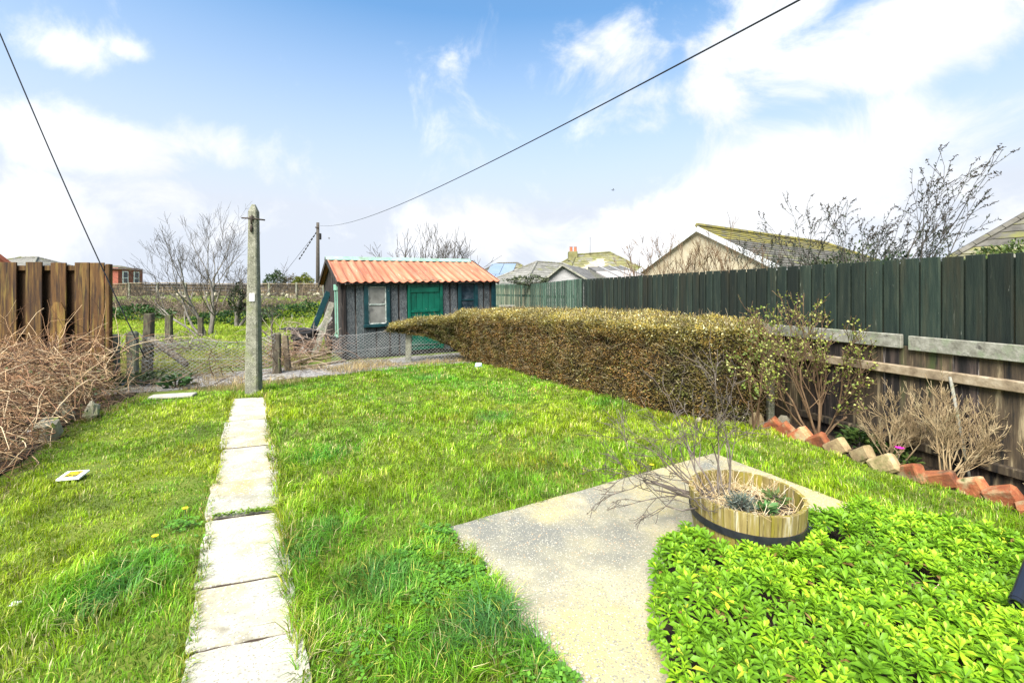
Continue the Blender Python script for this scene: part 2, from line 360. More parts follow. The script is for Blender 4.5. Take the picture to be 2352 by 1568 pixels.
M['greytwig'] = mat('silver_grey_twigs', [(.055, .044, .036), (.105, .085, .07), (.20, .17, .145)], 6, rough=.9, bump=.2)
M['drytwig'] = mat('straw_brown_twigs', [(.19, .13, .065), (.32, .235, .13), (.44, .36, .22)], 6, rough=.9, bump=.2)
M['post'] = mat('mossy_dark_post', [(.028, .024, .018), (.07, .06, .042), (.14, .125, .085)], 6, stretch=(3, 3, .7), rough=.95, bump=.6, patches=[((.10, .12, .045), 3, .55, .7)])
M['tiles'] = mat('concrete_roof_tiles', [(0.0540, 0.0504, 0.0432), (0.0900, 0.0850, 0.0720), (0.1368, 0.1296, 0.1116)], 3, rough=.95, bump=.4, bscale=14, var=.12, patches=[((0.1440, 0.1440, 0.0432), 1.1, .54, .68)])
M['tilesmoss'] = mat('mossy_roof_tiles', [(0.0806, 0.0775, 0.0372), (0.1364, 0.1302, 0.0527), (0.1984, 0.1860, 0.0806)], 2, rough=.95, bump=.5, bscale=10, var=.12, patches=[((0.1612, 0.1550, 0.1364), 1.2, .52, .66), ((0.1054, 0.1240, 0.0248), .9, .55, .7)])
M['tilesyellow'] = mat('lichen_yellow_tiles', [(0.0638, 0.0595, 0.0467), (0.1445, 0.1275, 0.0298), (0.2040, 0.1785, 0.0255)], 2.6, rough=.95, bump=.6, bscale=10, var=.15, patches=[((0.0850, 0.0808, 0.0638), 1.6, .52, .66)])
M['tilesgrey'] = mat('grey_lichened_tiles', [(0.1054, 0.1023, 0.0899), (0.1612, 0.1581, 0.1395), (0.2294, 0.2232, 0.1984)], 2, rough=.95, bump=.5, bscale=10, var=.12, patches=[((0.1488, 0.1550, 0.0558), .9, .56, .68), ((0.0496, 0.0465, 0.0434), 2.5, .6, .7)])
M['render'] = mat('pebbledash_render', [(0.3300, 0.2838, 0.1914), (0.3762, 0.3300, 0.2310), (0.4092, 0.3696, 0.2772)], 4, rough=.95, bump=.5, bscale=60, patches=[((0.2640, 0.2178, 0.1320), 1.2, .52, .7)])
M['bargewhite'] = mat('white_painted_timber', [(0.4200, 0.4350, 0.4500), (0.5250, 0.5400, 0.5550)], 4, rough=.6, bump=.1, patches=[((0.2625, 0.2700, 0.2475), 3, .6, .75)])
M['roofelt'] = mat('roofing_felt', [(.06, .06, .058), (.10, .098, .092), (.16, .155, .145)], 4, rough=.95, bump=.3, bscale=40)
M['pinkfelt'] = mat('bleached_roof_sheet', [(0.2940, 0.2660, 0.2520), (0.3640, 0.3360, 0.3220)], 2, rough=.9, bump=.15, patches=[((0.4340, 0.2800, 0.1960), 1.2, .62, .72)])
M['whitewood'] = mat('pale_grey_boards', [(0.2380, 0.2345, 0.2310), (0.3080, 0.3045, 0.3010), (0.3640, 0.3605, 0.3570)], 3, stretch=(1, 1, 5), rough=.9, bump=.3, var=.1)
M['brick'] = mat('old_red_brick', [(0.1700, 0.0467, 0.0213), (0.2720, 0.0850, 0.0357), (0.3570, 0.1445, 0.0595)], 9, rough=.95, bump=1.0, bscale=30, var=.3, patches=[((0.3060, 0.2550, 0.1445), 5, .52, .66), ((0.0935, 0.0425, 0.0255), 4, .55, .68), ((0.0765, 0.0850, 0.0255), 6, .62, .70)])
M['palebrick'] = mat('mossy_buff_brick', [(.16, .11, .06), (.27, .20, .105), (.36, .29, .16)], 9, rough=.95, bump=1.0, bscale=30, var=.2, patches=[((.12, .12, .04), 5, .52, .66), ((.07, .05, .035), 5, .6, .7)])
M['housebrick'] = mat('red_house_brick', [(.20, .06, .04), (.28, .09, .06)], 6, rough=.95, bump=.2)
M['orange'] = mat('chimney_clay', [(.38, .10, .05), (.46, .15, .08)], 6, rough=.9, bump=.2)
M['solar'] = mat('solar_glass', [(0.1400, 0.1890, 0.2520), (0.1820, 0.2310, 0.2940)], 1.0, rough=.18, bump=0, spec=.6)
M['stave'] = mat('algae_stained_oak', [(.13, .095, .030), (.22, .17, .060), (.32, .265, .13)], 3, stretch=(14, 14, .7), rough=.88, bump=.6, var=.14, patches=[((.21, .175, .020), 1.6, .44, .60), ((.40, .36, .27), 3, .56, .68), ((.07, .05, .02), 4, .58, .70)])
M['stavein'] = M['stave']
M['black'] = mat('rusty_black_hoop', [(.008, .009, .012), (.018, .02, .025), (.06, .035, .02)], 14, rough=.6, bump=.3, pos=[.3, .55, .75])
M['plastic'] = mat('black_plastic', [(.008, .01, .016), (.014, .017, .026)], 3, rough=.3, bump=.03, spec=.5)
M['rubber'] = mat('black_rubber', [(.010, .010, .012), (.022, .022, .024)], 10, rough=.8, bump=.3)
M['boulder'] = mat('rough_stone', [(.20, .18, .13), (.30, .275, .20), (.42, .39, .31)], 8, rough=.95, bump=.6, var=.2, patches=[((.14, .17, .06), 4, .55, .68)])
M['cable'] = mat('black_cable', [(.010, .014, .024), (.018, .022, .032)], 4, rough=.6, bump=0)
M['hedgecore'] = mat('hedge_inner_shade', [(.012, .009, .005), (.03, .022, .011)], 12, rough=1, bump=.6)  # dark colour stands for the shade inside the hedge
M['plank'] = mat('old_floor_timber', [(.11, .08, .05), (.20, .155, .10), (.30, .25, .18)], 5, stretch=(2, 2, 2), rough=.9, bump=.5, var=.25)
M['yellow'] = mat('yellow_petal', [(.75, .50, .01), (.85, .62, .02)], 5, rough=.6, bump=0)
M['pink'] = mat('magenta_petal', [(.60, .015, .30), (.72, .04, .40)], 5, rough=.6, bump=0)
M['blue'] = mat('pale_blue_plastic', [(.25, .42, .6), (.6, .68, .75)], 9, rough=.5, bump=0)
M['print'] = mat('yellow_print', [(.42, .28, .005), (.48, .34, .01), (.03, .04, .01)], 14, rough=.5, bump=0, pos=[.3, .5, .56])
# ================================================================== SETTING
# ---- ground sheet to the horizon, rising as a bank at the end of the field
def ground_h(x, y):
    """height of the terrain"""
    x = np.asarray(x, float); y = np.asarray(y, float)
    d = (-0.507 * x + 0.862 * y)                       # distance along the garden axis
    t = np.clip((y - 22) / 9.0, 0, 1); bank = 1.15 * t * t * (3 - 2 * t) * np.clip((2 - x) / 6, 0, 1)
    return bank + 0.02 * vnoise(x, y, 3, 1.7) * np.clip(np.hypot(x, y) / 4 - .6, 0, 1)
def build_ground():
    xs = np.concatenate([[-1500, -600, -250, -120, -70], np.arange(-45, 30, 0.75), [40, 70, 130, 300, 700, 1500]])
    ys = np.concatenate([[-900, -300, -80, -25], np.arange(-8, 45, 0.75), [55, 75, 110, 180, 320, 700, 2000]])
    Xg, Yg = np.meshgrid(xs, ys); Zg = ground_h(Xg, Yg)
    V = np.stack([Xg, Yg, Zg], -1).reshape(-1, 3); nx, ny = len(xs), len(ys)
    i = np.arange(nx * ny).reshape(ny, nx)
    T = np.stack([i[:-1, :-1], i[:-1, 1:], i[1:, 1:], i[1:, :-1]], -1).reshape(-1, 4)
    mesh_np('ground', V, T, M['ground'], kind='structure', smooth=True)
build_ground()
AX = Vector((-.507, .862, 0)); PX = Vector((.862, .507, 0))
# ---- concrete patio
patio_px = [(1030, 1210), (1640, 1040), (1960, 1160)]
pa, pb, pd = [G(*p, .03) for p in patio_px]
edge = [G(*p, .03) for p in ((1055, 1242), (1085, 1268), (1125, 1312), (1150, 1345), (1172, 1392), (1205, 1440), (1240, 1478), (1275, 1520), (1330, 1568))]
near = edge[-1] + (edge[-1] - edge[-3]) * 2.2
pe = pd + (pd - pb) * 1.0
PATIO = [pa, pb, pd, pe, Vector((near.x + 3.3, near.y - .4, 0)), near] + edge[::-1]
def subdiv(poly, step=.12, j=.006):
    out = []
    for i in range(len(poly)):
        a, b = poly[i], poly[(i + 1) % len(poly)]; n = max(1, int((b - a).length / step))
        for k in range(n):
            p = a.lerp(b, k / n); jj = j if k else 0
            out.append(Vector((p.x + random.uniform(-jj, jj), p.y + random.uniform(-jj, jj), 0)))
    return out
MB().prism([(p.x, p.y) for p in subdiv(PATIO)], -.06, .03).obj('patio', M['patio'], kind='structure')
# loose pebbles along its broken edge
def pebble_mesh(r):
    mb = MB(); mb.box((0, 0, 0), (2 * r, 1.6 * r, 1.1 * r), None, r * .55, r * .12); return mb
# ---- garden path of slabs
def path_c(Z): return -1.62 - .588 * (Z - 2.638)
JZ = [1.05, 1.62, 2.18, 2.638, 3.42, 4.06, 4.94, 5.99, 6.6, 7.2]
JD = Vector((.955, .297, 0))                          # direction of the joints
HWX = [.242, .242, .244, .252, .250, .25, .25, .245, .235, .20]
path_base = MB()
pl = [(path_c(z) - .24, z) for z in (0.9, 7.15)] + [(path_c(z) + .24, z) for z in (7.15, 0.9)]
gpath = path_base.prism(pl, -.03, .008).obj('garden_path', M['soil'], kind='structure')
SLABS = []
for i in range(len(JZ) - 1):
    z0, z1 = JZ[i] + random.uniform(.008, .018), JZ[i + 1] - random.uniform(.008, .018)
    w0, w1 = HWX[i], HWX[i] if i < 7 else HWX[i + 1]
    off = [.045, .04, .022, .008, -.012, .018, -.02, .012, 0][i]
    def cpt(z, w): return Vector((path_c(z) + off + w, z + w * .31, 0))
    poly = [cpt(z0, -w0), cpt(z0, w0), cpt(z1, w1), cpt(z1, -w1)]
    SLABS.append([(p.x, p.y) for p in poly])
    q = []
    for k in range(4):
        a, b = poly[k], poly[(k + 1) % 4]
        for t in (0.04, .14, .28, .42, .57, .71, .85, .96):
            p = a.lerp(b, t); q.append((p.x + random.uniform(-.009, .009), p.y + random.uniform(-.006, .006)))
    top = .020 + random.uniform(-.005, .005)
    c = poly[0].lerp(poly[2], .5)
    mb = MB(); n = len(q)
    inner = [(p[0] + (c.x - p[0]) * .012, p[1] + (c.y - p[1]) * .012) for p in q]
    tilt = random.uniform(-.012, .012)
    V = [(p[0] - c.x, p[1] - c.y, -.03) for p in q] + [(p[0] - c.x, p[1] - c.y, top - .008 + tilt * (p[1] - c.y)) for p in q] + [(p[0] - c.x, p[1] - c.y, top + tilt * (p[1] - c.y)) for p in inner]
    f = [tuple(range(2 * n, 3 * n))] + [(k, (k + 1) % n, n + (k + 1) % n, n + k) for k in range(n)] + [(n + k, n + (k + 1) % n, 2 * n + (k + 1) % n, 2 * n + k) for k in range(n)]
    mb.add(V, f); o = mb.obj('paving_slab', M['slab'], gpath); o.location = (c.x, c.y, 0)
# ---- flower bed soil between brick edging and fence
def fence_x(Z): return 5.519 - .303 * Z
BR = [(1738, 980), (1771, 987), (1802, 998), (1840, 1010), (1879, 1023), (1922, 1039), (1982, 1060), (2032, 1080), (2092, 1097), (2162, 1114), (2235, 1136), (2306, 1160), (2390, 1190)]
brick_pts = [G(*p) for p in BR]
bl = [(2.2, 6.6), (2.55, 6.05)] + [(p.x - .02, p.y) for p in brick_pts] + [(4.4, 2.6), (4.75, 2.6)] + [(fence_x(z) - .0, z) for z in (3, 4, 5, 6, 6.8)]
BED = bl
MB().prism(bl, -.02, .022).obj('flower_bed', M['soil'], kind='structure')
# ---- gravel track behind the garden, running in front of the shed
tr0 = Vector((-9.5, 6.4, 0)); trk = [tr0 + PX * 0, tr0 + PX * 11.5]
tl = [trk[0] - AX * .62, trk[1] - AX * .45, trk[1] + AX * 1.2, trk[0] + PX * 6 + AX * 1.0, trk[0] + AX * .5]
TRACK = [(p.x, p.y) for p in subdiv(tl, .3, .07)]
MB().prism(TRACK, -.03, .03).obj('gravel_track', M['gravel'], kind='structure')
# strip of dark earth under the brambles
EARTH = [(p.x - .38, p.y) for p in (G(0, 1195), G(60, 1120), G(130, 1062), G(215, 978), G(300, 935), G(345, 918))] + [(-6.6, 7.9), (-9.5, 8.2), (-9.5, 2.5), (-4.6, 2.6)]
MB().prism(EARTH, -.02, .024).obj('bramble_earth', M['soil'], kind='structure')

# ================================================================== SHED
def shed():
    F0 = Vector((-4.28, 11.15, 0)); roll = -.020
    S = thing('garden_shed', 'grey felt-panelled shed with green door and terracotta corrugated roof', 'shed', F0, rot=(0, roll, math.atan2(.507, .862)))
    ax, ay = PX, AX
    def sx(x):       # photograph column -> distance along the front
        q = (x - 1176) / F; return (q * F0.y - F0.x) / (ax.x - ax.y * q)
    def sz(s, y):    # photograph row -> local height at that distance
        Z = F0.y + ax.y * s; return CH - (y - 670) / F * Z + roll * s
    zc = lambda z: 671.4 + .2110 * z
    yc = lambda z: 554.6 + .2110 * z
    Lf = sx(zc(2225)); D = 3.4; HE = 2.02; HR = 2.66
    slope = (HR - HE) / (D / 2)
    # dark backing of the walls
    wl = MB(); wl.add([(0.03, .05, 0), (Lf - .03, .05, 0), (Lf - .03, .05, HE), (.03, .05, HE), (.03, D - .03, 0), (Lf - .03, D - .03, 0), (Lf - .03, D - .03, HE), (.03, D - .03, HE),
                       (.03, D / 2, HR - .04), (Lf - .03, D / 2, HR - .04)],
                      [(0, 1, 2, 3), (5, 4, 7, 6), (4, 0, 3, 8, 7), (1, 5, 6, 9, 2), (3, 2, 9, 8), (6, 7, 8, 9)])
    wl.obj('wall_lining', M['tarwood'], S)
    # front: felt panels with open seams
    spans = [(600, 695, 0), (712, 795, 0), (1085, 1165, 0), (1185, 1262, 0), (1650, 1725, 0), (1740, 1810, 0), (2030, 2090, 0), (2105, 2160, 0)]
    for a, b, _ in spans:
        x0, x1 = sx(zc(a)), sx(zc(b)); t = random.uniform(.018, .03)
        MB().box(((x0 + x1) / 2, .05 - t / 2 - .002, .04 + HE / 2 - .02), (x1 - x0, t, HE - .06), None, .006).obj('felt_panel', M['felt'], S)
    w0, w1 = sx(zc(795)), sx(zc(1075)); wt, wb = sz(w0, yc(450)), sz(w0, yc(938))
    for a, b in ((800, 915), (932, 1060)):
        x0, x1 = sx(zc(a)), sx(zc(b)); MB().box(((x0 + x1) / 2, .037, wb / 2), (x1 - x0, .024, wb - .06), None, .006).obj('felt_panel', M['felt'], S)
    v0, v1 = sx(zc(1815)), sx(zc(2025)); vt, vb = sz(v0, yc(425)), sz(v0, yc(770))
    for a, b in ((1822, 1915), (1930, 2018)):
        x0, x1 = sx(zc(a)), sx(zc(b)); MB().box(((x0 + x1) / 2, .037, vb / 2), (x1 - x0, .024, vb - .06), None, .006).obj('felt_panel', M['felt'], S)
    # fascia under the eaves, corner boards
    MB().box((Lf / 2, .028, HE - .02), (Lf - .1, .05, .07), None, .005).obj('fascia_board', M['tarwood'], S)
    x0, x1 = sx(zc(545)), sx(zc(598)); MB().box(((x0 + x1) / 2, .015, HE / 2), (x1 - x0, .06, HE), None, .008).obj('corner_board', M['tarwood'], S)
    x0, x1 = sx(zc(2180)), Lf; MB().box(((x0 + x1) / 2, .015, HE / 2), (x1 - x0, .06, HE - .01), None, .008).obj('corner_board', M['tealdark'], S, label='dark teal corner board at the right end')
    # windows
    def window(x0, x1, z0, z1, fm, pm, bar_z, parts_white, lab):
        w = MB(); fw = .07 * (x1 - x0) / .6 + .02; y = -.005
        for c, sz_ in ((((x0 + fw / 2), y, (z0 + z1) / 2), (fw, .07, z1 - z0)), (((x1 - fw / 2), y, (z0 + z1) / 2), (fw, .07, z1 - z0)),
                       (((x0 + x1) / 2, y + .001, z1 - fw / 2), (x1 - x0 - 2 * fw, .065, fw)), (((x0 + x1) / 2, y - .008, z0 + fw * .4), (x1 - x0 + .05, .1, fw * .8))):
            w.box(c, sz_, None, .006)
        wo = w.obj('window', fm, S, label=lab)
        MB().box(((x0 + x1) / 2, .012, (z0 + z1) / 2), (x1 - x0 - 2 * fw + .02, .008, z1 - z0 - 2 * fw + .04)).obj('pane', pm, wo)
        s = MB()
        iw = x1 - x0 - 2 * fw
        s.box(((x0 + x1) / 2, .0, bar_z), (iw - .004, .03, .035), None, .005)
        s.box((x0 + fw + .014, .002, (z0 + z1) / 2 + .01), (.026, .026, z1 - z0 - 2 * fw), None, .005)
        s.box((x1 - fw - .014, .002, (z0 + z1) / 2 + .01), (.026, .026, z1 - z0 - 2 * fw), None, .005)
        s.box(((x0 + x1) / 2, .003, z1 - fw - .012), (iw - .06, .024, .022), None, .004)
        s.box(((x0 + x1) / 2, .003, z0 + fw * .8 + .014), (iw - .06, .024, .026), None, .004)
        s.obj('glazing_bar', parts_white, wo)
    M['flaking'] = mat('flaking_white_paint', [(.10, .14, .12), (.30, .34, .31), (.55, .57, .54)], 9, rough=.8, bump=.4, pos=[.35, .5, .6])
    window(w0, w1, wb, wt, M['tealdark'], M['pane1'], sz(w0, yc(690)), M['flaking'], 'dusty window with dark green frame and flaking sash')
    window(v0, v1, vb, vt, M['tealdark'], M['pane2'], sz(v0, yc(638)), M['tealdark'], 'small dark window with blue-green frame')
    # door
    d0, d1 = sx(zc(1268)), sx(zc(1645)); dt, db = sz(d0, yc(418)), .10; fw = .075
    Do = MB().box(((d0 + d1) / 2, .02, (dt + db) / 2), (d1 - d0 - .12, .02, dt - db - .12)).obj('door', M['teal'], S, label='green painted plank door with flaking top rail')
    n = 5; pw = (d1 - d0 - 2 * fw - .01) / n
    for k in range(n):
        MB().box((d0 + fw + .005 + pw * (k + .5), .0 + random.uniform(-.002, .002), (dt + db) / 2 - .05), (pw - .007, .022, dt - db - .12), None, .005).obj('plank', M['teal'], Do)
    fr = MB()
    fr.box((d0 + fw / 2, -.005, (dt + db) / 2), (fw, .08, dt - db), None, .008); fr.box((d1 - fw / 2, -.005, (dt + db) / 2), (fw, .08, dt - db), None, .008)
    fr.obj('door_frame', M['teal'], Do)
    hd = MB(); hd.box(((d0 + d1) / 2, -.008, dt - .045), (d1 - d0 - 2 * fw - .004, .08, .085), None, .008); hd.obj('lintel', M['teal'], Do)
    for za, zb in ((500, 556), (748, 776), (822, 850)):
        z1, z0 = sz(d0, yc(za)), sz(d0, yc(zb))
        MB().box(((d0 + d1) / 2 - .01, -.024, (z0 + z1) / 2), (d1 - d0 - 2 * fw - .05, .026, z1 - z0), None, .005).obj('rail', M['teal'], Do)
    MB().box(((d0 + d1) / 2 - .01, -.024, .3), (d1 - d0 - 2 * fw - .05, .026, .12), None, .005).obj('rail', M['teal'], Do)
    lk = MB(); lk.box((d0 + fw + .05, -.045, 1.0), (.035, .02, .10), None, .004); lk.tube([(d0 + fw + .05, -.05, 1.03), (d0 + fw + .05, -.085, 1.03), (d0 + fw + .12, -.09, 1.03)], .008, 6); lk.obj('handle', M['iron'], Do)
    # left gable: weathered vertical planks
    y = .0
    while y < D - .02:
        pw = random.uniform(.10, .17); pw = min(pw, D - y); ym = y + pw / 2
        top = HE + slope * (ym if ym < D / 2 else D - ym) - .05
        t = .018 + random.uniform(0, .012); z0 = random.uniform(.02, .12)
        MB().box((.03 - t / 2 - .002, ym, (top + z0) / 2), (t, pw - random.uniform(.004, .012), top - z0), None, .004).obj('side_plank', M['tarwood'], S)
        y += pw
    g = MB(); g.box((-.005, .66, 1.18), (.03, .05, 1.25), None, .004); g.box((-.005, 1.02, 1.18), (.03, .05, 1.25), None, .004); g.box((-.012, .84, .56), (.06, .46, .05), None, .004)
    go = g.obj('side_window', M['palegreen'], S, label='narrow side window with pale green frame')
    MB().box((.0, .84, 1.18), (.008, .31, 1.2)).obj('pane', M['pane2'], go)
    MB().box((-.012, .84, 1.87), (.05, .46, .16), None, .004).obj('head_board', M['palegreen'], go)
    # right gable and back, plain boarding
    y = 0
    while y < D - .05:
        pw = min(.2, D - y); ym = y + pw / 2; top = HE + slope * (ym if ym < D / 2 else D - ym) - .05
        MB().box((Lf - .018, ym, top / 2 + .03), (.02, pw - .008, top - .06), None, .004).obj('side_plank', M['tarwood'], S); y += pw
    x = .05
    while x < Lf - .1:
        pw = min(.45, Lf - .05 - x); MB().box((x + pw / 2, D - .015, HE / 2), (pw - .015, .02, HE - .06), None, .004).obj('felt_panel', M['felt'], S); x += pw
    # roof: corrugated sheets
    oh = .16; x0, x1 = -.13, Lf + .03; nsh = 7; waves = 3; sw = (x1 - x0) / nsh
    run = D / 2 + oh; th = math.atan(slope); ln = run / math.cos(th)
    RB = MB(); RB.bar((x0 + .04, -oh + .05, HE - slope * (oh - .05) - .03), (x1 - .04, -oh + .05, HE - slope * (oh - .05) - .03), .04, .04, bev=.004)
    RB.bar((x0 + .04, D / 2, HR - .04), (x1 - .04, D / 2, HR - .04), .05, .07, bev=.004)
    roof = RB.obj('roof', M['tarwood'], S)
    for side in (0, 1):
        for k in range(nsh):
            nseg = waves * 10; V = []; lift = .004 * (k % 2); skew = random.uniform(-.004, .004); slip = random.uniform(-.012, .012)
            for j, t in enumerate((0, .33, .66, 1)):
                for i in range(nseg + 1):
                    u = i / nseg * (waves + .12) / waves; xx = x0 + sw * (k + u * 1.0) + skew * t
                    ph = (u * waves) % 1.0
                    prof = .5 + .5 * math.cos(2 * math.pi * (ph - .1)); prof = prof ** 1.6       # rounded crests, flat pans
                    h = prof * .042 + .01 + lift + .002 * math.sin(5 * u + k)
                    yy = -oh + slip * (1 - t) + t * run; zz = HE + slope * (yy) + .0
                    yy2 = yy - h * math.sin(th); zz2 = zz + h * math.cos(th)
                    if side: yy2 = D - yy2
                    V.append((xx, yy2, zz2))
            n1 = nseg + 1; fcs = []
            for j in range(3):
                for i in range(nseg):
                    q = (j * n1 + i, j * n1 + i + 1, (j + 1) * n1 + i + 1, (j + 1) * n1 + i); fcs.append(q if not side else q[::-1])
            # underside for thickness
            nb = len(V); V2 = [(a, b, c - .006) for a, b, c in V]; f2 = [tuple(nb + q for q in f[::-1]) for f in fcs]
            ed = [(i + 1, i, nb + i, nb + i + 1) for i in range(nseg)]
            MB().add(V + V2, fcs + f2 + ed).obj('roof_sheet', M['redsheet'], roof, smooth=True)
    rc = MB()
    for (ya, za) in ((-.17, -.052), (.17, -.052)):
        pass
    prof = [(-.16, -.055), (-.05, .045), (.05, .045), (.16, -.055)]
    V = []
    for xx in (x0 - .02, x1 - .1):
        for (a, b) in prof: V.append((xx, D / 2 + a, HR + .055 + b))
        for (a, b) in prof[::-1]: V.append((xx, D / 2 + a, HR + .045 + b))
    fs = [(i, (i + 1) % 8, 8 + (i + 1) % 8, 8 + i) for i in range(8)] + [tuple(range(7, -1, -1)), tuple(range(8, 16))]
    rc.add(V, fs).obj('ridge_cap', M['ridge'], roof, label='pale green metal ridge capping')
    for xx in (x0 - .0, x1 - .0):
        for sd_ in (0, 1):
            p = (xx, -oh if not sd_ else D + oh, HE - slope * oh - .02); q = (xx, D / 2, HR - .0)
            MB().bar(p, q, .022, .13, bev=.004).obj('barge_board', M['tarwood'], roof)
    return S, Lf
SHED, SHEDL = shed()
def SW(s, d, z=0.0):            # shed-local ground position -> world
    return Vector((-4.28, 11.15, 0)) + PX * s + AX * d + Vector((0, 0, z))

# ================================================================== FENCES
def fpt(Z, off=0.0, z=0.0):     # point beside the right-hand fence line; off > 0 towards the garden
    return Vector((fence_x(Z) - .957 * off, Z - .29 * off, z))
FD = Vector((-.29, .957, 0))    # fence direction, away from the camera
FN = Vector((-.957, -.29, 0))   # towards the garden
def fmat(): return Matrix((FD, -FN, Vector((0, 0, 1)))).transposed()
def boards(parent, Z0, Z1, wid, z0f, z1f, mat_, off, thick=.018, slant=.5, name='board', gap=0.0):
    FMx = fmat(); base = W[parent].inverted(); Z = Z0
    while Z < Z1:
        w = random.uniform(*wid); Zm = Z + w * .957 / 2
        zt = z1f(Zm) + random.uniform(-.005, .005); zb = z0f(Zm)
        p = fpt(Zm, off + random.uniform(-.002, .004), (zt + zb) / 2)
        Rm = fmat() @ Matrix.Rotation(slant * thick / w + random.uniform(-.015, .015), 3, 'Z')
        mt = random.choice(mat_) if isinstance(mat_, list) else mat_
        o = MB().box((0, 0, 0), (w + (.035 if gap == 0 else -gap), thick, zt - zb), None, .003, 0.0).obj(name, mt, parent)
        o.matrix_local = base @ Matrix.Translation(p) @ Rm.to_4x4()
        Z += w * .957
GF = thing('closeboard_fence', 'tall dark green close-boarded fence along the right boundary', 'fence', fpt(3.5, 0))
boards(GF, 1.2, 11.86, (.155, .185), lambda Z: .25, lambda Z: 2.09, M['greenfence'], 0.0, thick=.024, slant=.9, gap=.013)
MB().bar(fpt(1.2, -.036, 1.15), fpt(11.86, -.036, 1.15), .008, 1.8).obj('gap_shade_backing', M['greenfence'], GF, world=True)  # added panel behind the board gaps, so the joints fall into shade
for zz in (.5, 1.1, 1.75):
    MB().bar(fpt(1.2, -.065, zz), fpt(11.8, -.065, zz), .04, .08).obj('rail', M['greenfence'], GF, world=True)
PF = thing('faded_fence', 'pale faded green vertical-board fence beyond the shed corner', 'fence', fpt(15, 0))
boards(PF, 11.9, 21.5, (.13, .19), lambda Z: .05, lambda Z: 2.07 + .04 * math.sin(Z * .7), M['palefence'], 0.03, thick=.024, slant=1.4)
for zz in (.5, 1.6):
    MB().bar(fpt(12, -.05, zz), fpt(21.4, -.05, zz), .04, .08).obj('rail', M['palefence'], PF, world=True)
M['palewood'] = mat('bleached_streaked_wood', [(.05, .042, .032), (.16, .13, .09), (.34, .29, .21)], 2.6, stretch=(8, 8, .6), rough=.9, bump=.6, var=.2, patches=[((.03, .027, .024), 2.2, .56, .66)])
# old low fence in front of it
OF = thing('old_timber_fence', 'low weathered brown timber fence with grey top boards behind the flower bed', 'fence', fpt(4, .1))
boards(OF, 1.2, 6.35, (.13, .24), lambda Z: .02, lambda Z: 1.19 - .0 * Z, [M['brownplank'], M['brownplank'], M['brownplank'], M['brownplank'], M['tarwood'], M['tarwood'], M['palewood']], .055, thick=.018, slant=.5, name='plank')
for i, (za, zb, dz) in enumerate(((1.2, 2.75, -.03), (2.78, 4.52, 0.0), (4.58, 6.3, .012))):
    MB().bar(fpt(za, .095, 1.225 + dz), fpt(zb, .095, 1.225 + dz + random.uniform(-.01, .01)), .045, .145, bev=.006).obj('top_board', M['greywood'], OF, world=True)
MB().bar(fpt(1.2, .10, .965), fpt(6.2, .10, .93), .07, .095, bev=.008).obj('rail', M['plank'], OF, world=True)
MB().bar(fpt(1.2, .10, .22), fpt(5.7, .10, .20), .06, .08, bev=.008).obj('rail', M['brownplank'], OF, world=True)
MB().bar(fpt(6.28, .11, 0), fpt(6.28, .11, 1.32), .1, .1, up=FD, bev=.012).obj('post', M['greywood'], OF, world=True)
gp = fpt(5.95, .28)
o = MB().box((0, 0, .45), (.08, .08, .9), None, .012, .004).obj('concrete_stub_post', M['conc']); o.location = gp
tag(o, 'short grey concrete post at the near end of the clipped hedge', 'post')

# left hand hit-and-miss fence
LF = thing('slatted_fence', 'golden brown hit-and-miss board fence behind the brambles', 'fence', (-7.6, 7.7, 0))
LZ = 7.75
def lx(x, Z=LZ): return (x - 1176) / F * Z
for a, b, t in ((-190, -150, 0), (-125, -85, 1), (-62, -18, -1), (-4, 39, 0), (60, 98, -1), (117, 153, 2), (172, 206, 1), (207, 240, 2)):
    top = 2.27 - .004 * t; x0, x1 = lx(a), lx(b)
    o = MB().box(((x0 + x1) / 2, LZ + random.uniform(-.004, .004), (top + .1) / 2), (x1 - x0 - .006, .024, top - .1), None, .004).obj('board', M['gold'], LF, world=True)
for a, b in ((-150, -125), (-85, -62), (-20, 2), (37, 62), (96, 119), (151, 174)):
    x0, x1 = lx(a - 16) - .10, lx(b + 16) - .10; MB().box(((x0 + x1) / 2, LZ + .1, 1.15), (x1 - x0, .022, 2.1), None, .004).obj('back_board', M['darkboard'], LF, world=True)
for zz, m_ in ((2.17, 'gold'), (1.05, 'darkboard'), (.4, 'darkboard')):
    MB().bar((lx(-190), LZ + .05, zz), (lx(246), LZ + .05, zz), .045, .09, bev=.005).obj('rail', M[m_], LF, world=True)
MB().box((lx(246), LZ + .035, 1.12), (.075, .08, 2.24), None, .008).obj('post', M['gold'], LF, world=True)
MB().box((lx(-100), LZ + .12, 1.1), (.09, .09, 2.2), None, .008).obj('post', M['gold'], LF, world=True)
# pointed picket in front
pk = MB(); x0, x1 = lx(112, 7.6), lx(146, 7.6); h0, h1 = 1.43, 1.57
pk.add([(x0, 0, .1), (x1, 0, .1), (x1, 0, h0), (x1 - .07, 0, h1), (x0 + .07, 0, h1), (x0, 0, h0), (x0, .022, .1), (x1, .022, .1), (x1, .022, h0), (x1 - .07, .022, h1), (x0 + .07, .022, h1), (x0, .022, h0)],
       [(0, 1, 2, 3, 4, 5), (11, 10, 9, 8, 7, 6)] + [(i, 6 + i, 6 + (i + 1) % 6, (i + 1) % 6) for i in range(6)])
o = pk.obj('picket', M['gold']); o.location = (0, 7.62, 0); tag(o, 'single pointed wooden picket leaning on the slatted fence', 'picket')

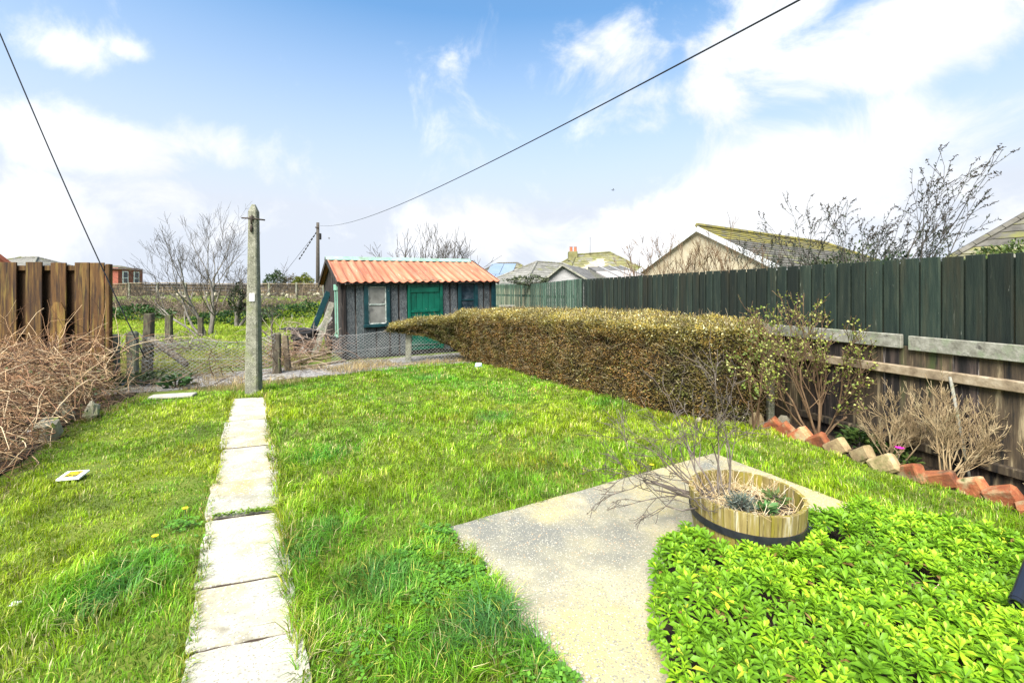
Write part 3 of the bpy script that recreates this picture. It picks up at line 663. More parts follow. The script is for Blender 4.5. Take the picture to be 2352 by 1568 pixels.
# far boundary fence on the bank with concrete posts
FF = thing('panel_fence', 'low brown panel fence with concrete posts along the far bank', 'fence', (-20, 32.5, 1))
bays = np.linspace(-36, -10.0, 14)
for i in range(len(bays) - 1):
    a, b = bays[i], bays[i + 1]; yb = 32.5 + .04 * (a + 20); zt = 2.36 + random.uniform(-.04, .04)
    MB().box((a, yb, 1.55), (.14, .14, 1.75), None, .02).obj('post', M['conc'], FF, world=True)
    m_ = M['brownplank']
    for r in range(4):
        MB().box(((a + b) / 2, yb + .02, zt - .16 - r * .21), (b - a - .16, .03, .2), None, .006).obj('board', m_, FF, world=True)
    MB().box(((a + b) / 2, yb, zt), (b - a - .12, .09, .06), None, .01).obj('top_rail', M['plank'], FF, world=True)
# rubble wall below it
RW = thing('rubble_wall', 'tumbled pale stones along the foot of the far panel fence', 'wall', (-16, 31.4, 1))
for i in range(46):
    x = random.uniform(-25, -11.5); r = random.uniform(.09, .2)
    mb = MB(); mb.box((0, 0, 0), (2 * r, 1.5 * r, 1.2 * r), None, r * .5, r * .15)
    o = mb.obj('stone', M['boulder'], RW, smooth=False); yy = 31.5 + random.uniform(-.35, .35)
    o.location = Vector((x, yy, float(ground_h(x, yy)) + random.uniform(.05, .5))) - RW.location; o.rotation_euler = (random.random(), random.random(), random.random() * 3)

# ================================================================== POSTS, POLES, CABLES
def concrete_post():
    b = G(583, 905); T = thing('concrete_pole', 'tall tapering concrete clothes-line post at the end of the path', 'post', b, rotz=.12)
    z = 3.26; w0, w1 = .215, .135
    V = []
    rings = [(0 - .1, w0), (.6, w0 * .96), (1.4, w0 * .83), (2.3, w0 * .70), (z - .14, w1), (z - .02, w1 * .35)]
    for (h, w) in rings:
        c = w / 2; e = c * .78
        V += [(-e, -c, h), (e, -c, h), (c, -e, h), (c, e, h), (e, c, h), (-e, c, h), (-c, e, h), (-c, -e, h)]
    f = []
    for j in range(len(rings) - 1):
        for k in range(8): f.append((j * 8 + k, j * 8 + (k + 1) % 8, (j + 1) * 8 + (k + 1) % 8, (j + 1) * 8 + k))
    f.append(tuple(range((len(rings) - 1) * 8, len(rings) * 8)))
    MB().add(V, f).obj('shaft', M['conc'], T)
    zb = 2.99; m = MB(); m.tube([(-.185, -.02, zb + .015), (.0, -.085, zb), (.19, -.02, zb - .015)], .013, 8)
    m.obj('cross_bar', M['iron'], T, smooth=True)
    h = MB(); h.tube([(0, -.06, zb + .06), (0, -.095, zb + .03), (0, -.10, zb - .06), (.0, -.085, zb - .1)], .012, 6); h.tube([(-.03, -.08, zb + .03), (.03, -.09, zb - .03)], .01, 6); h.tube([(.03, -.08, zb + .04), (-.03, -.09, zb - .02)], .01, 6)
    h.obj('hook', M['iron'], T, smooth=True)
    h = MB(); h.lathe([(.004, -.09), (.02, -.07), (.024, -.02), (.02, .02), (.005, .04)], (0, -.095, zb - .15), 10); h.obj('cleat', M['iron'], T, smooth=True)
    MB().box((.012, -.098, 1.655), (.085, .012, .135), None, .003).obj('number_plate', M['white'], T, label='small white plate fixed to the post')
concrete_post()
def post(name, label, p, h, w, mat_, lean=(0, 0), top='flat', cat='post', group=None, rz=0.3):
    mb = MB(); n = 5 
    V = []; seg = 5
    for j in range(seg + 1):
        t = j / seg; c = w / 2 * (1 - .08 * t); jx, jy = lean[0] * t * h, lean[1] * t * h
        if j == seg and top == 'round': c *= .62
        z = h * t if not (j == seg - 1 and top == 'round') else h * .965
        for a, b in ((-1, -.75), (-.75, -1), (.75, -1), (1, -.75), (1, .75), (.75, 1), (-.75, 1), (-1, .75)):
            V.append((a * c + jx + random.uniform(-.004, .004), b * c + jy + random.uniform(-.004, .004), z))
    f = [(j * 8 + k, j * 8 + (k + 1) % 8, (j + 1) * 8 + (k + 1) % 8, (j + 1) * 8 + k) for j in range(seg) for k in range(8)] + [tuple(seg * 8 + k for k in range(8))]
    o = mb.add(V, f).obj(name, mat_); o.location = (p[0], p[1], -.02); o.rotation_euler = (0, 0, rz); tag(o, label, cat, group); return o
q = Pz(305, 758, 8.15); post('concrete_stub_post', 'squat concrete post where the slanting stay wire ends', q, q.z, .15, M['conc'], top='round')
q = Pz(265, 765, 8.5); post('concrete_stub_post', 'pale concrete post half hidden at the right edge of the slatted fence', q, q.z, .125, M['conc'], top='round')
q = Pz(338, 718, 9.4); post('wooden_post', 'dark leaning timber post behind the squat concrete one', q, q.z, .17, M['post'], lean=(.03, 0))
q = Pz(388, 722, 15.0); post('wooden_post', 'thin dark post out in the field left of the bare tree', q, q.z, .2, M['post'])
q = Pz(461, 728, 17.0); post('wooden_post', 'distant dark post beside the bare tree trunk', q, q.z, .18, M['post'])
q = Pz(636, 762, 9.3); post('wooden_post', 'rounded mossy timber post just right of the tall concrete post', q, q.z, .155, M['post'], top='round')
q = Pz(662, 768, 9.7); post('broken_post', 'split grey timber stump beside the rounded mossy post', q, q.z, .12, M['plank'], lean=(-.08, 0))
q = Pz(938, 745, 10.7); post('concrete_stub_post', 'slim pale concrete post holding the chain-link mesh before the shed', q, q.z, .145, M['conc'], top='round')
lg = MB(); a = Pz(345, 778, 9.2); b = Pz(428, 834, 8.9); a.z = max(a.z, .3); lg.tube([a, a.lerp(b, .35), a.lerp(b, .7), b - Vector((0, 0, .03))], [.065, .07, .068, .06], 10)
tag(lg.obj('leaning_log', M['palewood'], smooth=True), 'round pole leaning down from the dark post into the dead grass', 'log')
# far telegraph pole
def pole():
    b = Pz(730, 670, 35); T = thing('telegraph_pole', 'distant wooden telegraph pole rising behind the shed', 'pole', (b.x, b.y, 1.0))
    MB().tube([(0, 0, -.2), (0, 0, 3), (0, 0, 6.25)], [.16, .14, .11], 10).obj('pole', M['darkbark'], T, smooth=True)
    MB().box((.18, 0, 5.15), (.16, .2, .5), None, .03).obj('terminal_box', M['rubber'], T)
    MB().box((0, -.12, 5.85), (.3, .06, .1), None, .01).obj('bracket', M['iron'], T)
    c = MB(); p0 = Vector((-.1, 0, 5.5)); 
    for k in range(9):
        p = p0 + Vector((-.16, 0, -.25)) * k; c.tube([p, p + Vector((-.11, 0, -.17))], .045, 6)
    c.obj('insulator', M['rubber'], T)
    st = MB(); st.tube([p0, p0 + Vector((-2.9, -1, -4.4))], .012, 4); st.obj('stay_wire', M['cable'], T)
    return T
pole()
ca = MB(); A0 = Pz(735, 518, 35); E0 = Vector((2.61, 4.0, 0)); pts = []
for i in range(61):
    t = i / 60 * 1.36; p = A0.lerp(E0, t); pts.append((p.x, p.y, 7.0 - 5.06 * t + 2.46 * t * t))
ca.tube(pts, .0095, 6); tag(ca.obj('overhead_cable', M['cable'], smooth=True), 'black overhead cable sweeping from the distant pole over the garden', 'cable')
ca = MB(); a = Pz(333, 822, 7.55); b = Pz(0, 78, 6.2); d = b - a; pts = [a + d * t + Vector((0, 0, -.10 * math.sin(min(t, 1.0) * math.pi))) for t in np.linspace(0, 1.25, 30)]
ca.tube(pts, .0085, 6); tag(ca.obj('stay_cable', M['cable'], smooth=True), 'dark slanting stay wire crossing the slatted fence at left', 'cable')
for (x, y, Z, w, lab) in ((1408, 437, 60, .55, 'tiny grey bird gliding in the cloud above the bungalow'), (756, 548, 60, .2, 'speck of a bird right of the telegraph pole')):
    p = Pz(x, y, Z); B = MB(); B.add([(-.25 * w, 0, .0), (0, -.1, .03), (.3 * w, 0, -.02), (0, .1, .03), (0, 0, -.06), (-.1, .5 * w, .12), (.1, .5 * w, .12), (-.1, -.5 * w, .16), (.08, -.5 * w, .14), (-w * .6, -.02, .03), (w * .55, .02, .02)],
        [(0, 1, 3), (1, 2, 3), (0, 4, 1), (4, 2, 1), (0, 3, 4), (3, 2, 4), (1, 7, 8), (3, 6, 5), (0, 9, 4), (2, 4, 10), (0, 1, 9), (2, 10, 1)])
    o = B.obj('bird', M['darkbark']); o.location = p; tag(o, lab, 'bird')
# ================================================================== HOUSES
def courses(parent, e0, e1, r0, r1, n, mat_, th=.035, mats=None):
    e0, e1, r0, r1 = map(Vector, (e0, e1, r0, r1)); nrm = (e1 - e0).cross((r0 + r1) / 2 - e0).normalized()
    if nrm.z < 0: nrm = -nrm
    for i in range(n):
        t0, t1 = i / n, min(1, (i + 1) / n + .15 / n)
        a, b = e0.lerp(r0, t0), e1.lerp(r1, t0); c, d = e1.lerp(r1, t1), e0.lerp(r0, t1)
        V = [a, b, c, d, a + nrm * th, b + nrm * th, c + nrm * .006, d + nrm * .006]
        fs = [(4, 5, 6, 7), (0, 1, 5, 4), (3, 0, 4, 7), (1, 2, 6, 5), (3, 2, 1, 0)]
        if (V[5] - V[4]).cross(V[7] - V[4]).dot(nrm) < 0: fs = [f[::-1] for f in fs]
        m_ = mat_ if mats is None else mats(i / n)
        MB().add(V, fs).obj('tile_course', m_, parent, world=True)
def ridge_tiles(parent, a, b, mat_, r=.11, n=None):
    a, b = Vector(a), Vector(b); n = n or max(2, int((b - a).length / .45))
    for i in range(n):
        p, q = a.lerp(b, i / n + .01 / n), a.lerp(b, (i + 1) / n - .03 / n)
        MB().tube([p, q], r, 6).obj('ridge_tile', mat_, parent, world=True)
def house(name, label, cat, a, b, hw, ez, hips, roofm, wallm, ncourse, mats=None, ridgem=None, oh=.25, barge=None):
    """ridge a->b, half width hw, eaves height ez, hip run beyond each ridge end (0 = gable)"""
    a, b = Vector(a), Vector(b); u = (b - a).normalized(); u.z = 0; u.normalize(); g = Vector((u.y, -u.x, 0))
    T = thing(name, label, cat, ((a.x + b.x) / 2, (a.y + b.y) / 2, 0))
    A = Vector((a.x, a.y, ez)) - u * hips[0]; B = Vector((b.x, b.y, ez)) + u * hips[1]
    k = (a.z - ez) / hw
    def eave(p, s, e): return p + g * s * (hw + oh) + u * e + Vector((0, 0, -k * oh))
    wl = MB(); A_, B_ = Vector((A.x, A.y, 0)), Vector((B.x, B.y, 0))
    cs = [A_ + g * hw, B_ + g * hw, B_ - g * hw, A_ - g * hw]; V = [c.copy() for c in cs] + [c + Vector((0, 0, ez - .02)) for c in cs]
    V += [a + Vector((0, 0, -.08)), b + Vector((0, 0, -.08))]
    fs = [(0, 1, 5, 4), (2, 3, 7, 6), (4, 5, 9, 8) , (6, 7, 8, 9)]
    fs += [(1, 2, 6, 9, 5) if hips[1] == 0 else (1, 2, 6, 5), (3, 0, 4, 8, 7) if hips[0] == 0 else (3, 0, 4, 7)]
    if hips[0]: fs.append((7, 4, 8))
    if hips[1]: fs.append((5, 6, 9))
    wl.add(V, fs).obj('wall', wallm, T, world=True)
    ro = MB(); ro.bar(a + Vector((0, 0, -.12)), b + Vector((0, 0, -.12)), .08, .12); roof = ro.obj('roof', roofm, T, world=True)
    ea = -oh if hips[0] else -.12; eb = oh if hips[1] else .12
    ra, rb = (a, b)
    if not hips[0]: ra = a - u * .12
    if not hips[1]: rb = b + u * .12
    for s in (1, -1):
        courses(roof, eave(A, s, ea), eave(B, s, eb), ra, rb, ncourse, roofm, mats=mats)
    if hips[0]: courses(roof, eave(A, 1, ea), eave(A, -1, ea), a, a, ncourse, roofm, mats=mats)
    if hips[1]: courses(roof, eave(B, 1, eb), eave(B, -1, eb), b, b, ncourse, roofm, mats=mats)
    rm = ridgem or roofm
    ridge_tiles(roof, ra + Vector((0, 0, .03)), rb + Vector((0, 0, .03)), rm)
    for p, e, q, hp in ((A, ea, a, hips[0]), (B, eb, b, hips[1])):
        if hp:
            for s in (1, -1): ridge_tiles(roof, eave(p, s, e) + Vector((0, 0, .03)), q + Vector((0, 0, .03)), rm)
        elif barge:
            for s in (1, -1):
                off = u * (-.17 if p is A else .17)
                MB().bar(eave(p, s, 0) + off + Vector((0, 0, -.10)), q + off + Vector((0, 0, -.10)), .03, .20, bev=.004).obj('barge_board', barge, roof, world=True)
    return T, roof, u, g, A, B
rr = Vector((.834, .551, 0)); gg = Vector((.551, -.834, 0))
ap = Vector((7.65, 18.0, 4.42))
BH, _, _, _, BA, BB = house('bungalow', 'cream rendered bungalow gable with yellow-lichened tiled roof behind the fence', 'house', ap, ap + rr * 11.5, 3.6, 2.42, (0, 3.4), M['tiles'], M['render'], 17,
      mats=lambda t: M['tilesyellow'] if t > .66 else M['tiles'], ridgem=M['tilesyellow'], barge=M['bargewhite'])
# house at the right edge
c0 = Vector((14.4, 14.2, 0)); ra = c0 + rr * 3.6 + gg * 3.6
house('tiled_house', 'dark tiled hipped roof rising at the far right above the fence', 'house', Vector((ra.x, ra.y, 6.3)), Vector((ra.x, ra.y, 6.3)) + rr * 6, 3.6, 2.95, (3.6, 3.6), M['tiles'], M['render'], 16, mats=lambda t: M['tilesmoss'] if random.random() < .25 else M['tiles'])
SHs, SHr, *_ = house('solar_house', 'far tiled house with solar panels on its hipped roof', 'house', (-1.5, 47, 4.75), (.55, 47.0, 4.8), 4.2, 2.5, (4, 3.6), M['tiles'], M['render'], 9, mats=lambda t: M['tilesmoss'] if t > .7 else M['tiles'])
for (x0, x1, t0, t1) in ((-2.6, -1.3, .42, .94), (-1.25, .0, .42, .94), (-3.4, -2.1, .05, .40), (-2.05, -.8, .05, .4)):
    def rp(x, t): return Vector((x, 47 - 4.2 * (1 - t), 2.5 + 2.27 * t + .12))
    a, b, c, d = rp(x0 + 0, t0), rp(x1, t0), rp(x1 + .45, t1), rp(x0 + .45, t1)
    dn = Vector((0, 0, -.05)); MB().add([a, b, c, d, a + dn, b + dn, c + dn, d + dn], [(0, 1, 2, 3), (1, 0, 4, 5), (2, 1, 5, 6), (3, 2, 6, 7), (0, 3, 7, 4)]).obj('solar_panel', M['solar'], SHr, world=True)
house('hipped_house', 'grey lichened hip-roofed house between solar roof and mossy roof', 'house', (2.2, 39, 4.38), (4.7, 40.5, 4.32), 3.8, 2.4, (3.6, 3.2), M['tilesgrey'], M['render'], 10)
MH, MR, *_ = house('mossy_house', 'moss-covered hip-roofed house with chimney pots', 'house', (6.1, 42, 5.25), (9.6, 43.2, 5.6), 4.6, 2.5, (3.4, 3.6), M['tilesmoss'], M['render'], 11, mats=lambda t: M['tilesmoss'])
ch = MB(); ch.box((5.75, 41.7, 5.1), (.85, .7, .9), None, .04); co = ch.obj('chimney', M['tilesmoss'], MH, world=True)
for dx in (-.2, .2): MB().lathe([(.15, 0), (.13, .45), (.16, .5), (.12, .5), (.11, .1)], (5.8 + dx, 41.7, 5.5), 10).obj('chimney_pot', M['orange'], co, world=True)
MB().tube([(7.5, 42.2, 5.2), (7.5, 42.2, 7.0)], .02, 5).obj('aerial', M['iron'], MH, world=True)
# weatherboarded shed beyond the faded fence
def gable_shed():
    gl, gr = Vector((1.21, 17.35, 0)), Vector((2.90, 16.75, 0)); ap_ = Vector((1.99, 17.0, 2.78)); dv = Vector((1.35, 3.0, 0))
    T = thing('weatherboard_shed', 'pale weatherboarded shed gable with dark felt roof above the faded fence', 'shed', (2.2, 18, 0))
    zl, zr = 2.12, 2.22
    MB().add([gl, gr, gr + Vector((0, 0, zr)), ap_, gl + Vector((0, 0, zl)), gl + dv, gr + dv, gr + dv + Vector((0, 0, zr)), ap_ + dv, gl + dv + Vector((0, 0, zl))],
             [(0, 1, 2, 3, 4), (9, 8, 7, 6, 5), (1, 6, 7, 2), (5, 0, 4, 9)]).obj('wall', M['whitewood'], T, world=True)
    wn = (gr - gl).normalized(); nn = Vector((wn.y, -wn.x, 0))
    for i in range(9):
        z0 = 1.35 + i * .16; z1 = z0 + .17
        def lim(z):
            a = 0 if z <= zl else (z - zl) / (ap_.z - zl) * .466
            b = 1 if z <= zr else 1 - (z - zr) / (ap_.z - zr) * .534
            return a, b
        if z1 > ap_.z - .05: break
        a, b = lim(z1); a += .01; b -= .01
        p, q = gl.lerp(gr, a), gl.lerp(gr, b); p.z = q.z = z0
        MB().add([p + nn * .03, q + nn * .03, q + nn * .005 + Vector((0, 0, .17)), p + nn * .005 + Vector((0, 0, .17)), p, q], [(0, 1, 2, 3), (4, 5, 1, 0)]).obj('weatherboard', M['whitewood'], T, world=True)
    up = Vector((0, 0, .03))
    L0 = gl + Vector((0, 0, zl)) + (gl - gr) * .06 - Vector((0, 0, .05)); R0 = gr + Vector((0, 0, zr)) + (gr - gl) * .06 - Vector((0, 0, .05))
    ov = -dv * .04
    for nm, e in (('roof', L0), ('roof', R0)):
        a, b, c, d = e + ov, ap_ + ov + up, ap_ + dv * 1.03 + up, e + dv * 1.03
        dn = Vector((0, 0, -.04)); f = [(0, 1, 2, 3), (7, 6, 5, 4), (0, 4, 5, 1), (1, 5, 6, 2), (2, 6, 7, 3), (3, 7, 4, 0)]
        ro = MB().add([a, b, c, d, a + dn, b + dn, c + dn, d + dn], f).obj(nm, M['roofelt'], T, world=True)
        MB().bar(e + ov + nn * .02 - up, ap_ + ov + nn * .02, .02, .07).obj('verge_batten', M['greywood'], ro, world=True)
gable_shed()
def lean():
    T = thing('lean_to_roof', 'low bleached felt lean-to roof with battens beside the weatherboarded shed', 'shed', (4.4, 18.5, 0))
    a, b, c, d = Pz(1398, 639, 16.6), Pz(1478, 633, 16.2), Pz(1424, 612, 20), Pz(1350, 613, 20.5)
    dn = Vector((0, 0, -.06)); gd = lambda p: Vector((p.x, p.y, 0))
    MB().add([gd(a), gd(b), gd(c), gd(d), a + dn, b + dn, c + dn, d + dn], [(0, 1, 5, 4), (1, 2, 6, 5), (2, 3, 7, 6), (3, 0, 4, 7)]).obj('wall', M['greywood'], T, world=True)
    for k in range(3):
        t0, t1 = k / 3, (k + 1) / 3
        p, q, r, s = a.lerp(b, t0), a.lerp(b, t1), d.lerp(c, t1), d.lerp(c, t0)
        m_ = M['pinkfelt'] if k != 0 else M['pinkfelt']
        mid1, mid2 = p.lerp(s, .55), q.lerp(r, .55)
        MB().add([p, q, mid2, mid1, p + dn, q + dn, mid2 + dn, mid1 + dn], [(0, 1, 2, 3), (4, 5, 1, 0), (5, 6, 2, 1), (7, 4, 0, 3), (6, 7, 3, 2)]).obj('roof_sheet', m_, T, world=True)
        z = Vector((0, 0, .012)); MB().add([mid1 + z, mid2 + z, r + z, s + z, mid1 + dn, mid2 + dn, r + dn, s + dn], [(0, 1, 2, 3), (4, 5, 1, 0), (5, 6, 2, 1), (7, 4, 0, 3), (6, 7, 3, 2)]).obj('roof_sheet', M['roofelt'], T, world=True)
        MB().bar(q + Vector((0, 0, .03)), r + Vector((0, 0, .04)), .05, .04).obj('batten', M['whitewood'], T, world=True)
lean()
# left side: far brick house, red roof behind the slatted fence
p = Pz(276, 614, 62); TB = thing('brick_house', 'far red brick house with two pale windows beyond the field', 'house', (p.x, p.y, 0))
MB().box((p.x, p.y, 2.6), (3.0, 4, 4.9)).obj('wall', M['housebrick'], TB, world=True)
rb = MB(); rb.add([(p.x - 1.9, p.y - 2.4, 4.98), (p.x + 1.8, p.y - 2.4, 4.85), (p.x + 1.8, p.y + 2.4, 4.85), (p.x - 1.9, p.y + 2.4, 4.98), (p.x - 1.2, p.y, 5.5), (p.x + .2, p.y, 5.4)], [(0, 1, 5, 4), (2, 3, 4, 5), (1, 2, 5), (3, 0, 4), (3, 2, 1, 0)])
rb.obj('roof', M['tiles'], TB, world=True)
for dy in (-.9, .9):
    w = MB().box((p.x + 1.52, p.y + dy, 3.75), (.1, .95, 1.75), None, .03).obj('window', M['white'], TB, world=True)
    MB().box((p.x + 1.56, p.y + dy, 4.1), (.06, .6, .75)).obj('pane', M['pane2'], w, world=True); MB().box((p.x + 1.56, p.y + dy, 3.3), (.06, .6, .6)).obj('pane', M['pane2'], w, world=True)
house('red_house', 'dark red roof slope at the far left above the slatted fence', 'house', (-34.0, 23.7, 8.6), (-40.8, 29.5, 8.6), 4.6, 3.55, (0, 0), M['housebrick'], M['housebrick'], 12, barge=M['housebrick'])
house('low_roof_house', 'low pale roof just showing over the slatted fence', 'house', (-44.6, 40, 4.85), (-43.2, 40, 4.85), 2.0, 4.0, (1.8, 1.8), M['tilesgrey'], M['housebrick'], 7)

# ================================================================== TREES AND SHRUBS
def rvec(s=1.0): return Vector((random.gauss(0, s), random.gauss(0, s), random.gauss(0, s)))
def grow(st, p, d, length, r, level, P):
    """recursive bare branch; P: dict(split, ang, ratio, up, wob, minr)"""
    k = 5; pts = [p.copy()]; q = p.copy(); dd = d.normalized()
    for i in range(k - 1):
        dd = (dd + rvec(P['wob']) + Vector((0, 0, P['up']))).normalized(); q = q + dd * length / (k - 1); pts.append(q.copy())
    r1 = max(r * (.62 if level else .35), P['minr'])
    st.setdefault(level, Strands()).add(pts, r, r1)
    if level == 0: st.setdefault('tips', []).append((pts[-1], dd)); st.setdefault('tw', []).append(pts); return
    n = P['split'] + random.randint(-1, 1)
    for i in range(max(2, n)):
        t = random.uniform(.3, 1.0) if i else 1.0
        j = min(int(t * (k - 1)), k - 2); f = t * (k - 1) - j; b = pts[j].lerp(pts[j + 1], f)
        ax = dd.cross(rvec(1)); ax = ax.normalized() if ax.length > .01 else Vector((1, 0, 0))
        nd = Matrix.Rotation(random.uniform(.5, 1.25) * P['ang'] * (1 if i else .4), 3, ax) @ dd
        grow(st, b, nd, length * P['ratio'] * random.uniform(.7, 1.15), max(r * (1 - .5 * t) * .62, P['minr']), level - 1, P)
def tree(name, label, cat, base, stems, P, mat_t, mat_c, group=None, levels=4, sides=4):
    T = thing(name, label, cat, base, group=group); st = {}
    for (off, d, l, r) in stems: grow(st, Vector(base) + Vector(off), Vector(d), l, r, levels, P)
    big = Strands(); small = Strands()
    for lv, s in st.items():
        if lv in ('tips', 'tw'): continue
        dst = big if lv >= levels - 1 else small
        for k, L_ in s.g.items(): dst.g.setdefault(k, []).extend(L_)
    big.obj('trunk', mat_t, T, sides=6); small.obj('crown', mat_c, T, sides=sides - 1)
    return T, st
PT = dict(split=4, ang=.75, ratio=.68, up=.05, wob=.09, minr=.005)
tb = Pz(472, 765, 17.5)
tree('bare_tree', 'leafless grey many-stemmed tree standing in the field behind the track', 'tree', (tb.x, 17.5, 0),
     [((-.2, 0, 0), (-.55, .1, .8), 2.0, .05), ((0, 0, 0), (-.18, -.1, 1), 2.3, .062), ((.15, .1, 0), (.12, .1, 1), 2.3, .062), ((.25, 0, 0), (.38, -.1, .9), 2.0, .05), ((-.5, .2, 0), (-.9, 0, .62), 1.8, .042), ((0, .2, 0), (0.02, .2, 1.1), 2.4, .055)],
     dict(split=4, ang=.56, ratio=.63, up=.06, wob=.09, minr=.0038), M['bark'], M['darkbark'], levels=4)
tb = Pz(540, 700, 22)
tree('bare_tree', 'smaller ivy-trunked bare tree half behind the tall concrete post', 'tree', (tb.x + .1, 22, float(ground_h(tb.x, 22))), [((0, 0, 0), (.05, 0, 1), 1.5, .12), ((.1, 0, 0), (.5, 0, .9), 1.5, .09), ((0, .1, 0), (-.35, 0, .9), 1.4, .08)],
     dict(split=4, ang=.85, ratio=.66, up=.03, wob=.1, minr=.006), M['bark'], M['darkbark'], levels=4)
tb = Pz(610, 760, 15)
tree('sapling', 'small forked sapling right of the tall concrete post', 'tree', (tb.x - .05, 15.5, 0), [((0, 0, 0), (.1, 0, 1), .9, .035), ((0, 0, 0), (-.5, 0, .8), .6, .025)], dict(split=3, ang=.9, ratio=.7, up=.02, wob=.1, minr=.005), M['darkbark'], M['darkbark'], levels=3)
for (x, yt, Z, n, lab) in ((955, 548, 24, 4, 'bare spreading tree above the left half of the shed roof ridge'), (1003, 545, 25, 4, 'bare tree in the middle behind the shed roof ridge'), (1062, 570, 24, 3, 'small bare tree behind the right end of the shed ridge')):
    q = Pz(x, yt, Z); h = q.z
    tree('bare_tree', lab, 'tree', (q.x, Z, 0), [((random.uniform(-.2, .2), 0, .0), (random.uniform(-.35, .35), 0, 1), h * .58, .09) for _ in range(n)], dict(split=4, ang=.65, ratio=.60, up=.04, wob=.09, minr=.009), M['darkbark'], M['darkbark'], levels=3)
for (x, yt, Z, n, lab) in ((1500, 515, 15.0, 4, 'tall bare twiggy shrub left of the bungalow roof'), (1572, 520, 14.5, 4, 'bare brown shrub before the left part of the bungalow gable'), (1650, 525, 13.5, 4, 'bare brown shrub before the middle of the bungalow gable'), (1725, 560, 12.5, 3, 'bare shrub before the right corner of the bungalow gable')):
    q = Pz(x, yt, Z); h = q.z
    tree('bare_shrub', lab, 'shrub', (q.x, Z, 0), [((random.uniform(-.2, .2), random.uniform(-.2, .2), 0), (random.uniform(-.45, .45), random.uniform(-.2, .2), 1), h * random.uniform(.4, .64), .03) for _ in range(n + 3)], dict(split=4, ang=.48, ratio=.5, up=.06, wob=.08, minr=.0055), M['brownbark'], M['brownbark'], levels=3, group='bare shrubs in front of the bungalow')
# buddleias behind the fence, with seed heads and a few leaves
def leafset(name, P_, D_, l, w, cols, parent, mat_=None, kind=None):
    n = len(P_); c = np.array(cols)[rng.integers(0, len(cols), n)] * rng.uniform(.7, 1.25, (n, 1)); N_ = unit(rng.normal(0, 1, (n, 3)) + np.array([0, 0, .8]))
    V, T, C_ = leaves_arrays(P_, D_, N_, rng.uniform(.7, 1.2, n) * l, rng.uniform(.7, 1.2, n) * w, c); return mesh_np(name, V, T, mat_ or M['leaf'], parent, kind, C_)
def buddleia(lab, base, hh, stems, seed):
    random.seed(seed)
    T, st = tree('buddleia', lab, 'shrub', base, [((random.uniform(-.15, .15), random.uniform(-.15, .15), 0), d, hh * f, .024) for d, f in stems], dict(split=4, ang=.55, ratio=.5, up=.03, wob=.07, minr=.0031), M['darkbark'], M['darkbark'], levels=3)
    P_, D_ = [], []
    for tw in st['tw']:
        for k in range(4):
            t = random.uniform(0, 1); j = min(int(t * 4), 3); p = tw[j].lerp(tw[j + 1], t * 4 - j); P_.append(p); D_.append((tw[j + 1] - tw[j]).normalized() + rvec(.7))
        if tw[-1].z < 2.7:
            for k in range(5): P_.append(random.choice(tw)); D_.append(rvec(1))
    P_, D_ = np.array([tuple(v) for v in P_]), np.array([tuple(v) for v in D_])
    leafset('leaves', P_, D_, .05, .016, [(.05, .065, .045), (.085, .09, .07), (.04, .06, .03)], T)
    s = Strands()
    for (p, d) in st['tips']:
        if random.random() < .5 and p.z > 2.5:
            dd = (d + Vector((0.5, 0, -.2))).normalized(); L_ = random.uniform(.06, .15)
            for k in range(9):
                a = p + dd * L_ * k / 8; s.add([a, a + rvec(.012), a + rvec(.014)], .006, .004)
    s.obj('seed_heads', M['darkbark'], T, 'stuff')
buddleia('wispy buddleia with seed heads leaning left above the fence', (5.45, 7.6, 0), 2.75, [((-.6, 0, 1), .68), ((-.3, 0, 1), .75), ((-.1, 0, 1), .72), ((.1, .1, 1), .7), ((.3, -.1, 1), .7), ((-.75, .1, 1), .66), ((.5, 0, 1), .66)], 21)
buddleia('tallest buddleia with drooping seed heads above the right-hand fence', (5.4, 6.6, 0), 2.72, [((-.3, 0, 1), .62), ((-.05, 0, 1), .72), ((.1, .1, 1), .76), ((.28, -.1, 1), .74), ((.42, .1, 1), .62), ((-.15, -.1, 1), .6), ((.2, 0, 1), .8)], 33)
def leafy_bush(name, lab, c, rad, n, l, w, cols, cat='bush', group=None, stem=True):
    T = thing(name, lab, cat, (c[0], c[1], c[2] - rad[2]), group=group)
    u = unit(rng.normal(0, 1, (n, 3))); r = rng.uniform(.55, 1.0, (n, 1)) ** .6
    lump = 1 + .22 * np.sin(u[:, :1] * 5 + 1) * np.cos(u[:, 1:2] * 4) + .16 * np.sin(u[:, 2:3] * 7 + u[:, :1] * 6)
    P_ = np.array(c) + u * r * lump * np.array(rad); D_ = u + rng.normal(0, .6, (n, 3)) + np.array([0, 0, .3])
    leafset('foliage', P_, D_, l, w, cols, T)
    if stem:
        s = Strands()
        for k in range(14):
            b = Vector((c[0], c[1], c[2] - rad[2])); e = Vector(P_[rng.integers(0, n)]); s.add([b, b.lerp(e, .5) + rvec(.03), e], .02 * rad[0] + .004, .004)
        s.obj('stem', M['darkbark'], T)
    return T
leafy_bush('evergreen_bush', 'green evergreen bush by the bungalow roof foot behind the fence', (6.55, 8.6, 1.95), (1.0, .5, .55), 1600, .09, .04, [(.05, .075, .02), (.08, .10, .03), (.03, .05, .02)])
leafy_bush('ivy_bush', 'dark ivy clump under the tallest buddleia', (5.6, 6.45, 1.9), (.6, .4, .32), 900, .08, .045, [(.03, .055, .025), (.05, .08, .03), (.02, .035, .02)])
leafy_bush('roof_creeper', 'bright green creeper showing above the fence at the far right', (9.25, 8.1, 2.28), (.75, .4, .34), 1300, .09, .045, [(.08, .12, .03), (.11, .15, .04), (.05, .075, .03)])
